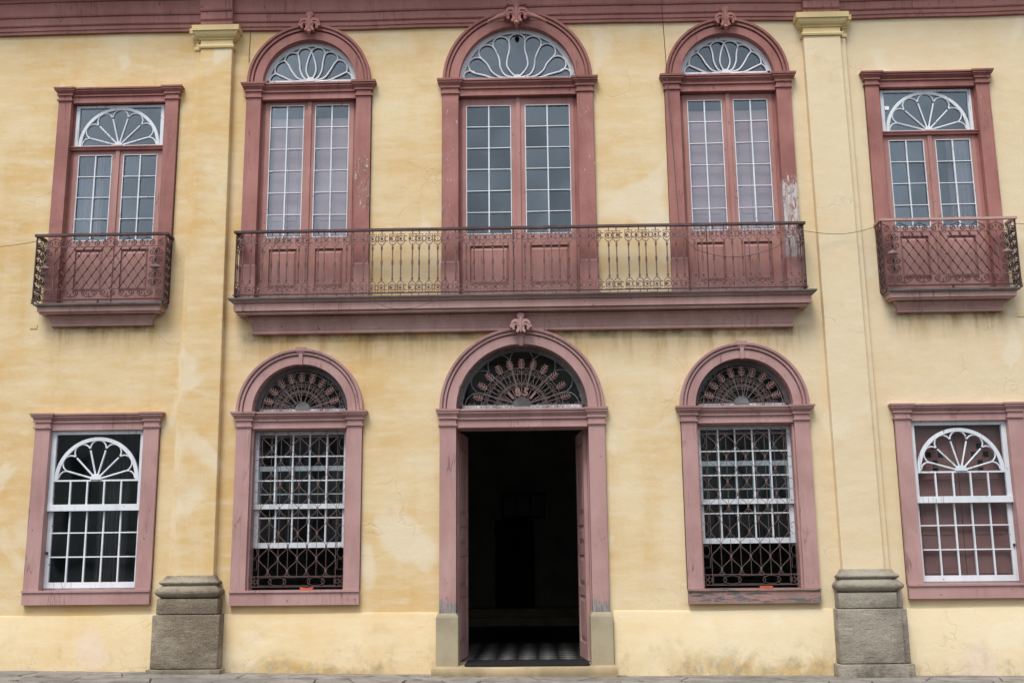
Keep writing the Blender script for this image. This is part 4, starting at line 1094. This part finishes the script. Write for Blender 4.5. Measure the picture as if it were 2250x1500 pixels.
# outer balconies
def outer_balcony(cx, flip, label, par_z=0):
    dz = par_z
    o = slab('balcony', cx-.69, cx+.69, 4.675+dz, 4.955+dz, .15, 'wood_balc'); o['label'] = label
    W, Yf = .90, -.25; rb = .0086
    zT, zA, zB, z0 = 5.905+dz, 5.752+dz, 5.150+dz, 5.002+dz
    def put(mb, name, mat='iron'): return mb.build(name, mat, o)
    wavy_rail('handrail', cx-W-.03, cx+W+.03, Yf, zT, .05, .034, 'rail' if flip < 0 else 'wood_balc', o, .003)
    for s in (-1, 1): MB().box(cx+s*W-.025, cx+s*W+.025, Yf, 0, zT+.002, zT+.032).build('handrail', 'rail' if flip < 0 else 'wood_balc', o)
    for s in (-1, 1):
        put(MB().box(cx+s*W-.009, cx+s*W+.009, Yf-.009, Yf+.009, 4.955+dz, zT), 'corner_post', 'iron_dark')
        put(MB().lathe(cx+s*W, Yf, [(.02,4.955+dz),(.024,4.97+dz),(.012,4.985+dz)], 8), 'post_foot', 'iron_dark')
        put(MB().box(cx+s*.64-.005, cx+s*.64+.005, Yf-.005, Yf+.005, zB, zA), 'grille_bar')
        for z in (z0, zB, zA): put(MB().box(cx+s*W-.006, cx+s*W+.006, Yf, .0, z-.006, z+.006), 'side_rail', 'iron_dark')
    for z, t in ((z0,.010),(zB,.006),(zA,.006)): put(MB().box(cx-W-.02*(z==z0), cx+W+.02*(z==z0), Yf-t, Yf+t, z-t*.8, z+t*.8), 'bottom_rail' if z == z0 else 'grille_bar', 'iron_dark' if z == z0 else 'iron')
    put(MB().box(cx-.012, cx+.012, Yf-.01, Yf+.01, 4.955+dz, z0), 'rail_foot', 'iron_dark')
    # rhombic lattice: bold bars one way, light bars the other, studs on the crossings
    hx, hz = .064, .094; k = hz/hx; X0 = .64
    def diag(c, sgn):   # line z = sgn*k*(x-c) + zB clipped to the panel
        pts = []
        xa, xb = -X0, X0
        za, zb_ = sgn*k*(xa-c)+zB, sgn*k*(xb-c)+zB
        def clip(x): return sgn*k*(x-c)+zB
        xs_ = sorted([c, c+sgn*(zA-zB)/k]); lo = max(xs_[0], -X0); hi_ = min(xs_[1], X0)
        if hi_-lo < .03: return None
        return [(cx+lo, clip(lo)), (cx+hi_, clip(hi_))]
    n = 18
    for i in range(-n, n+1):
        c = 2*hx*i+.02
        for sgn in (1, -1):
            q = diag(c, sgn)
            if not q: continue
            bold = (sgn == (1 if flip < 0 else -1))
            yy = Yf-.006 if bold else Yf+.005
            put(MB().tube([(p[0], yy, p[1]) for p in q], .0072 if bold else .0052, 4), 'lattice_bar', 'iron_dark' if bold else 'iron')
    stud = shared('stud', lambda: MB().lathe(0, 0, [(.004,-.014),(.013,-.006),(.014,.004),(.005,.013)], 6).mesh('lattice_stud', 'iron_dark', True))
    for r in range(1, 7):
        z = zB+hz*r
        if z > zA-.03: break
        for i in range(-12, 13):
            x = .02+2*hx*i+(hx if r % 2 else 0)
            if abs(x) < X0-.02: link('lattice_stud', stud, o, (cx+x, Yf-.006, z))
    # scroll friezes
    def frieze(zb_, zt_, up):
        m_ = 14; wc = 2*W/m_
        for i in range(m_):
            x = cx-W+wc*(i+.5); s = 1 if i % 2 else -1
            zc = zb_+.050 if up else zt_-.050
            mb = MB(); mb.tube(spiral(x, zc, .044, .009, (PI/2 if up else -PI/2), 1.5*s*(1 if up else -1), Yf), rb*.85, 4)
            a = (x+s*.04, zc); e = (x+s*(wc*.5), (zt_-.025) if up else (zb_+.03))
            mb.tube(crom([(x-s*.03, zc+(.03 if up else -.03)), (x+s*.03, zc+(.055 if up else -.055)), e], Yf), rb*.8, 4)
            mb.build('frieze_scroll', 'iron_dark', o)
            if i % 2:
                xf = x-wc/2 if False else x+wc/2; zf = (zb_+.075) if up else (zt_-.085)
                fm = MB(); sg = 1 if up else -1
                fm.tube([(xf,Yf,zf-.03*sg),(xf,Yf,zf+.035*sg)], [.006,.004], 4).tube([(xf-.022,Yf,zf+.012*sg),(xf,Yf,zf-.004*sg),(xf+.022,Yf,zf+.012*sg)], [.003,.007,.003], 4)
                fm.build('frieze_fleur', 'iron_dark', o)
    frieze(zA, zT, True); frieze(z0, zB, False)
    # scrolled side columns with a diamond boss
    for s in (-1, 1):
        xm = cx+s*.77; zm = (zA+zB)/2
        pts = [(xm-.085,zm),(xm,zm-.055),(xm+.085,zm),(xm,zm+.055)]
        mb = MB(); mb.v += [(p[0],Yf-.004,p[1]) for p in pts]+[(xm,Yf-.035,zm),(xm,Yf+.01,zm)]
        for i in range(4): mb.f += [(i,(i+1)%4,4),((i+1)%4,i,5)]
        mb.build('diamond_boss', 'iron', o)
        for zz in (zm+.105, zm+.215, zm-.105, zm-.215):
            for t in (-1, 1):
                q = MB(); up_ = 1 if (zz > zm) == (abs(zz-zm) > .15) else -1
                q.tube(spiral(xm+t*.055, zz, .048, .009, up_*PI/2, 1.55*t*up_, Yf), rb*.9, 4)
                q.tube(crom([(xm+t*.055, zz+up_*.048), (xm+t*.01, zz+up_*.05), (xm, zz-up_*.02), (xm+t*.02, zz-up_*.055)], Yf), rb*.8, 4); q.build('column_scroll', 'iron_dark', o)
        # returns to the wall
        xs_ = cx+s*W
        for zz in [z0+.07+.118*j for j in range(7)]:
            for yc, t in ((Yf+.065, 1), (Yf+.175, -1)):
                q = MB(); q.tube([(xs_, yc+(p[0]), p[2]) for p in spiral(0, zz, .052, .010, PI/2, 1.5*t, 0)], rb, 4).build('side_scroll', 'iron_dark', o)
        q = MB(); q.tube([(xs_,Yf+.12,z0),(xs_,Yf+.12,zT)], .004, 4).build('side_bar', 'iron_dark', o)
    return o
outer_balcony(-5.985, -1, 'small lattice balcony on the left', 0); outer_balcony(5.615, 1, 'small lattice balcony on the right', .02)

# ---- rooms behind the openings
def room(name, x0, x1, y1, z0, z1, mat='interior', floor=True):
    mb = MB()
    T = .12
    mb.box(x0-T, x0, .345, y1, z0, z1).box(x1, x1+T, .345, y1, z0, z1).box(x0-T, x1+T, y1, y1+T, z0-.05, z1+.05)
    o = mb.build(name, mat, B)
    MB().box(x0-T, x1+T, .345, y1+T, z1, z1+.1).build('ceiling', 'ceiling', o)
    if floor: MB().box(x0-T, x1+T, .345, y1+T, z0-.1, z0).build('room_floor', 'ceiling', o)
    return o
room('room_wall', -8.5, -1.75, 6, .6, 4.3); room('room_wall', 1.35, 8.5, 6, .6, 4.3)
room('room_wall', -8.5, -4.4, 6, 5.0, 9.0); room('room_wall', -4.2, 4.2, 6, 5.0, 9.15); room('room_wall', 4.4, 8.5, 6, 5.0, 9.0)
hall = room('hall_wall', -1.62, 1.21, 9.3, .136, 4.3, floor=False)
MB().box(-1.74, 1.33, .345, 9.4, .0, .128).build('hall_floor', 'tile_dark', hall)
tb = .141; s_ = tb
for i in range(-16, 17):
    for j in range(0, 30):
        if (i+j) % 2: continue
        x, yv = C3+.02+i*tb, .60+j*tb
        if not (-1.6 < x < 1.19) or yv > 3.6: continue
        light = (j % 2 == 0)
        me = shared(('tile', light), lambda: MB().rects([(-.006,0,0),(.0,0,0),(.001,-.001,-.001)], -.0985, .0985, .0985, -.0985).mesh('floor_tile', 'tile_light' if light else 'tile_dark'))
        t_ = link('floor_tile', me, hall, (x, yv, .131+.001)); t_.rotation_euler = (0, 0, PI/4)
MB().box(-1.62, 1.21, 8.0, 9.3, .128, .29).box(-1.62, 1.21, 8.35, 9.3, .29, .45).build('inner_step', 'door_stone', hall)
MB().box(-.95, -.1, 9.26, 9.3, .45, 2.3).build('inner_door', 'ceiling', hall)
gx_, gz_ = P(1150, 1110, 7.9)
MB().box(gx_-.45, gx_+.45, 7.92, 7.95, gz_-.26, gz_+.26).build('picture_frame', 'ceiling', hall)
for k in (-1, 0, 1): MB().box(gx_+k*.28-.12, gx_+k*.28+.12, 7.905, 7.915, gz_-.2, gz_+.2).build('picture_glass', 'dark_glass', hall)
MB().box(gx_-.02, gx_+.02, 7.93, 9.3, gz_-.02, gz_+.02).build('picture_bracket', 'ceiling', hall)

# ------------------------------------------------------------------ loose things
mat_ = MB(); pts = []
x0, x1, ya, yb = -.98, .63, -.175, .56
for cxx, cyy, a0 in ((x1-.07,ya+.07,-PI/2),(x1-.07,yb-.07,0),(x0+.07,yb-.07,PI/2),(x0+.07,ya+.07,PI)):
    for i in range(6): pts.append((cxx+.07*math.cos(a0+PI/2*i/5), cyy+.07*math.sin(a0+PI/2*i/5)))
n = len(pts); mat_.v = [(x, y, .1365) for x, y in pts]+[(x, y, .148+.002*math.sin(x*9)) for x, y in pts]
mat_.f = [tuple(range(n-1,-1,-1)), tuple(range(n, 2*n))]+[(i,(i+1)%n,n+(i+1)%n,n+i) for i in range(n)]
tag(mat_.build('doormat', 'rubber'), 'black rubber doormat lying on the threshold of the entrance', 'doormat')
def tile_bit(px, py, w_, label, curved):
    X_, Z_ = P(px, py, -.055); mb = MB()
    k = 8
    for i in range(k+1):
        x = -w_/2+w_*i/k; d = .010*((2*i/k-1)**2) if curved else 0
        mb.v += [(x,-.03,d),(x,.03,d),(x,.026,.028+d),(x,-.026,.028+d)]
    for i in range(k):
        for j in range(4): mb.f.append((4*i+j,4*i+4+j,4*i+4+(j+1)%4,4*i+(j+1)%4))
    mb.f += [(3,2,1,0),(4*k,4*k+1,4*k+2,4*k+3)]
    return tag(mb.build('terracotta_piece', 'terracotta', None, (X_, -.055, Z_)), label, 'tile')
xz = P(674, 1288, -.055)
t1 = tile_bit(674, 1288, .17, 'curved piece of red roof tile on the smooth pink sill left of the doorway', True); t1.location.z = 1.1005
t2 = tile_bit(1683, 1281, .16, 'straight orange brick fragment on the weathered sill right of the doorway', False); t2.location.z = 1.0705
def cable(pts, r, label, ys=None):
    """pts: (px, py, Y) picked on the photo, at the depth of what the cable touches"""
    q = []
    for px, py, Y in pts:
        x, z = P(px, py, Y); q.append((x, Y, z))
    # smooth
    s = [q[0]]
    for a, b, c, d in zip([q[0]]+q[:-2], q[:-1], q[1:], q[2:]+[q[-1]]):
        for k in range(1, 7):
            t = k/6; s.append(tuple(.5*((2*b[j])+(-a[j]+c[j])*t+(2*a[j]-5*b[j]+4*c[j]-d[j])*t*t+(-a[j]+3*b[j]-3*c[j]+d[j])*t**3) for j in range(3)))
    o = MB().tube(s, r, 5).build('cable', 'cable', None, (0,0,0))
    return tag(o, label, 'cable', None)
cable([(1450,-30,-.66),(1456,40,-.45),(1462,120,-.16),(1468,200,-.13),(1476,290,-.12),(1484,390,-.16),(1488,440,-.22),(1492,491,-.285)], .0055, 'thin grey cable hanging from the cornice to the central balcony handrail')
cable([(1767,507,-.29),(1810,513,-.22),(1850,514,-.18),(1890,508,-.2),(1927,497,-.25)], .004, 'slack wire between the central and the right balcony')
cable([(-30,545,-.1),(10,541,-.13),(50,536,-.2),(80,530,-.25)], .004, 'slack wire leading left from the small left balcony')
cable([(2228,491,-.25),(2250,492,-.2),(2290,496,-.1)], .004, 'short wire leading right from the small right balcony')
cable([(806,657,-.40),(832,668,-.42),(862,677,-.41),(900,677,-.41),(935,668,-.42),(968,655,-.40)], .0035, 'thin wire drooping over the front of the central balcony slab')
cable([(1500,520,-.30),(1515,533,-.31),(1530,548,-.31),(1552,555,-.31),(1585,563,-.31),(1625,564,-.31),(1660,558,-.31),(1700,545,-.31),(1730,527,-.30)], .0045, 'dark wire looped along the right end of the central balusters')

cable([(551,58,-.06),(550,80,-.012),(548,110,-.012),(547,138,-.012)], .004, 'thin vertical wire running down the wall above the left arched balcony window')
for px, py, w_ in ((74, 718, .10), (2243, 691, .10)):
    x_, z_ = P(px, py); MB().rects([(z_-.03,0,0),(z_-.028,.002,.004),(z_+.03,.002,.004),(z_+.032,0,0)], x_-w_/2, x_+w_/2, .002, -.006).build('wall_plate', 'cap_stucco', B)

# house on the far side of the street, seen only as a reflection in the panes
OH = empty('opposite_house', (0,-44,0)); tag(OH, 'long dark row house across the street facing the yellow front', 'building')
MB().box(-38, 38, -8, 0, -1.5, 12.0).build('wall', 'opp_wall', OH)
MB().prism([(-39,12.0),(39,12.0),(38,14.2),(-38,14.2)], -8.5, .7).build('roof', 'opp_roof', OH)
for i in range(-8, 9):
    for z in (1.0, 5.0, 8.8): MB().box(i*4.2-.6, i*4.2+.6, 0, .05, z, z+2.2).build('window', 'opp_dark', OH)
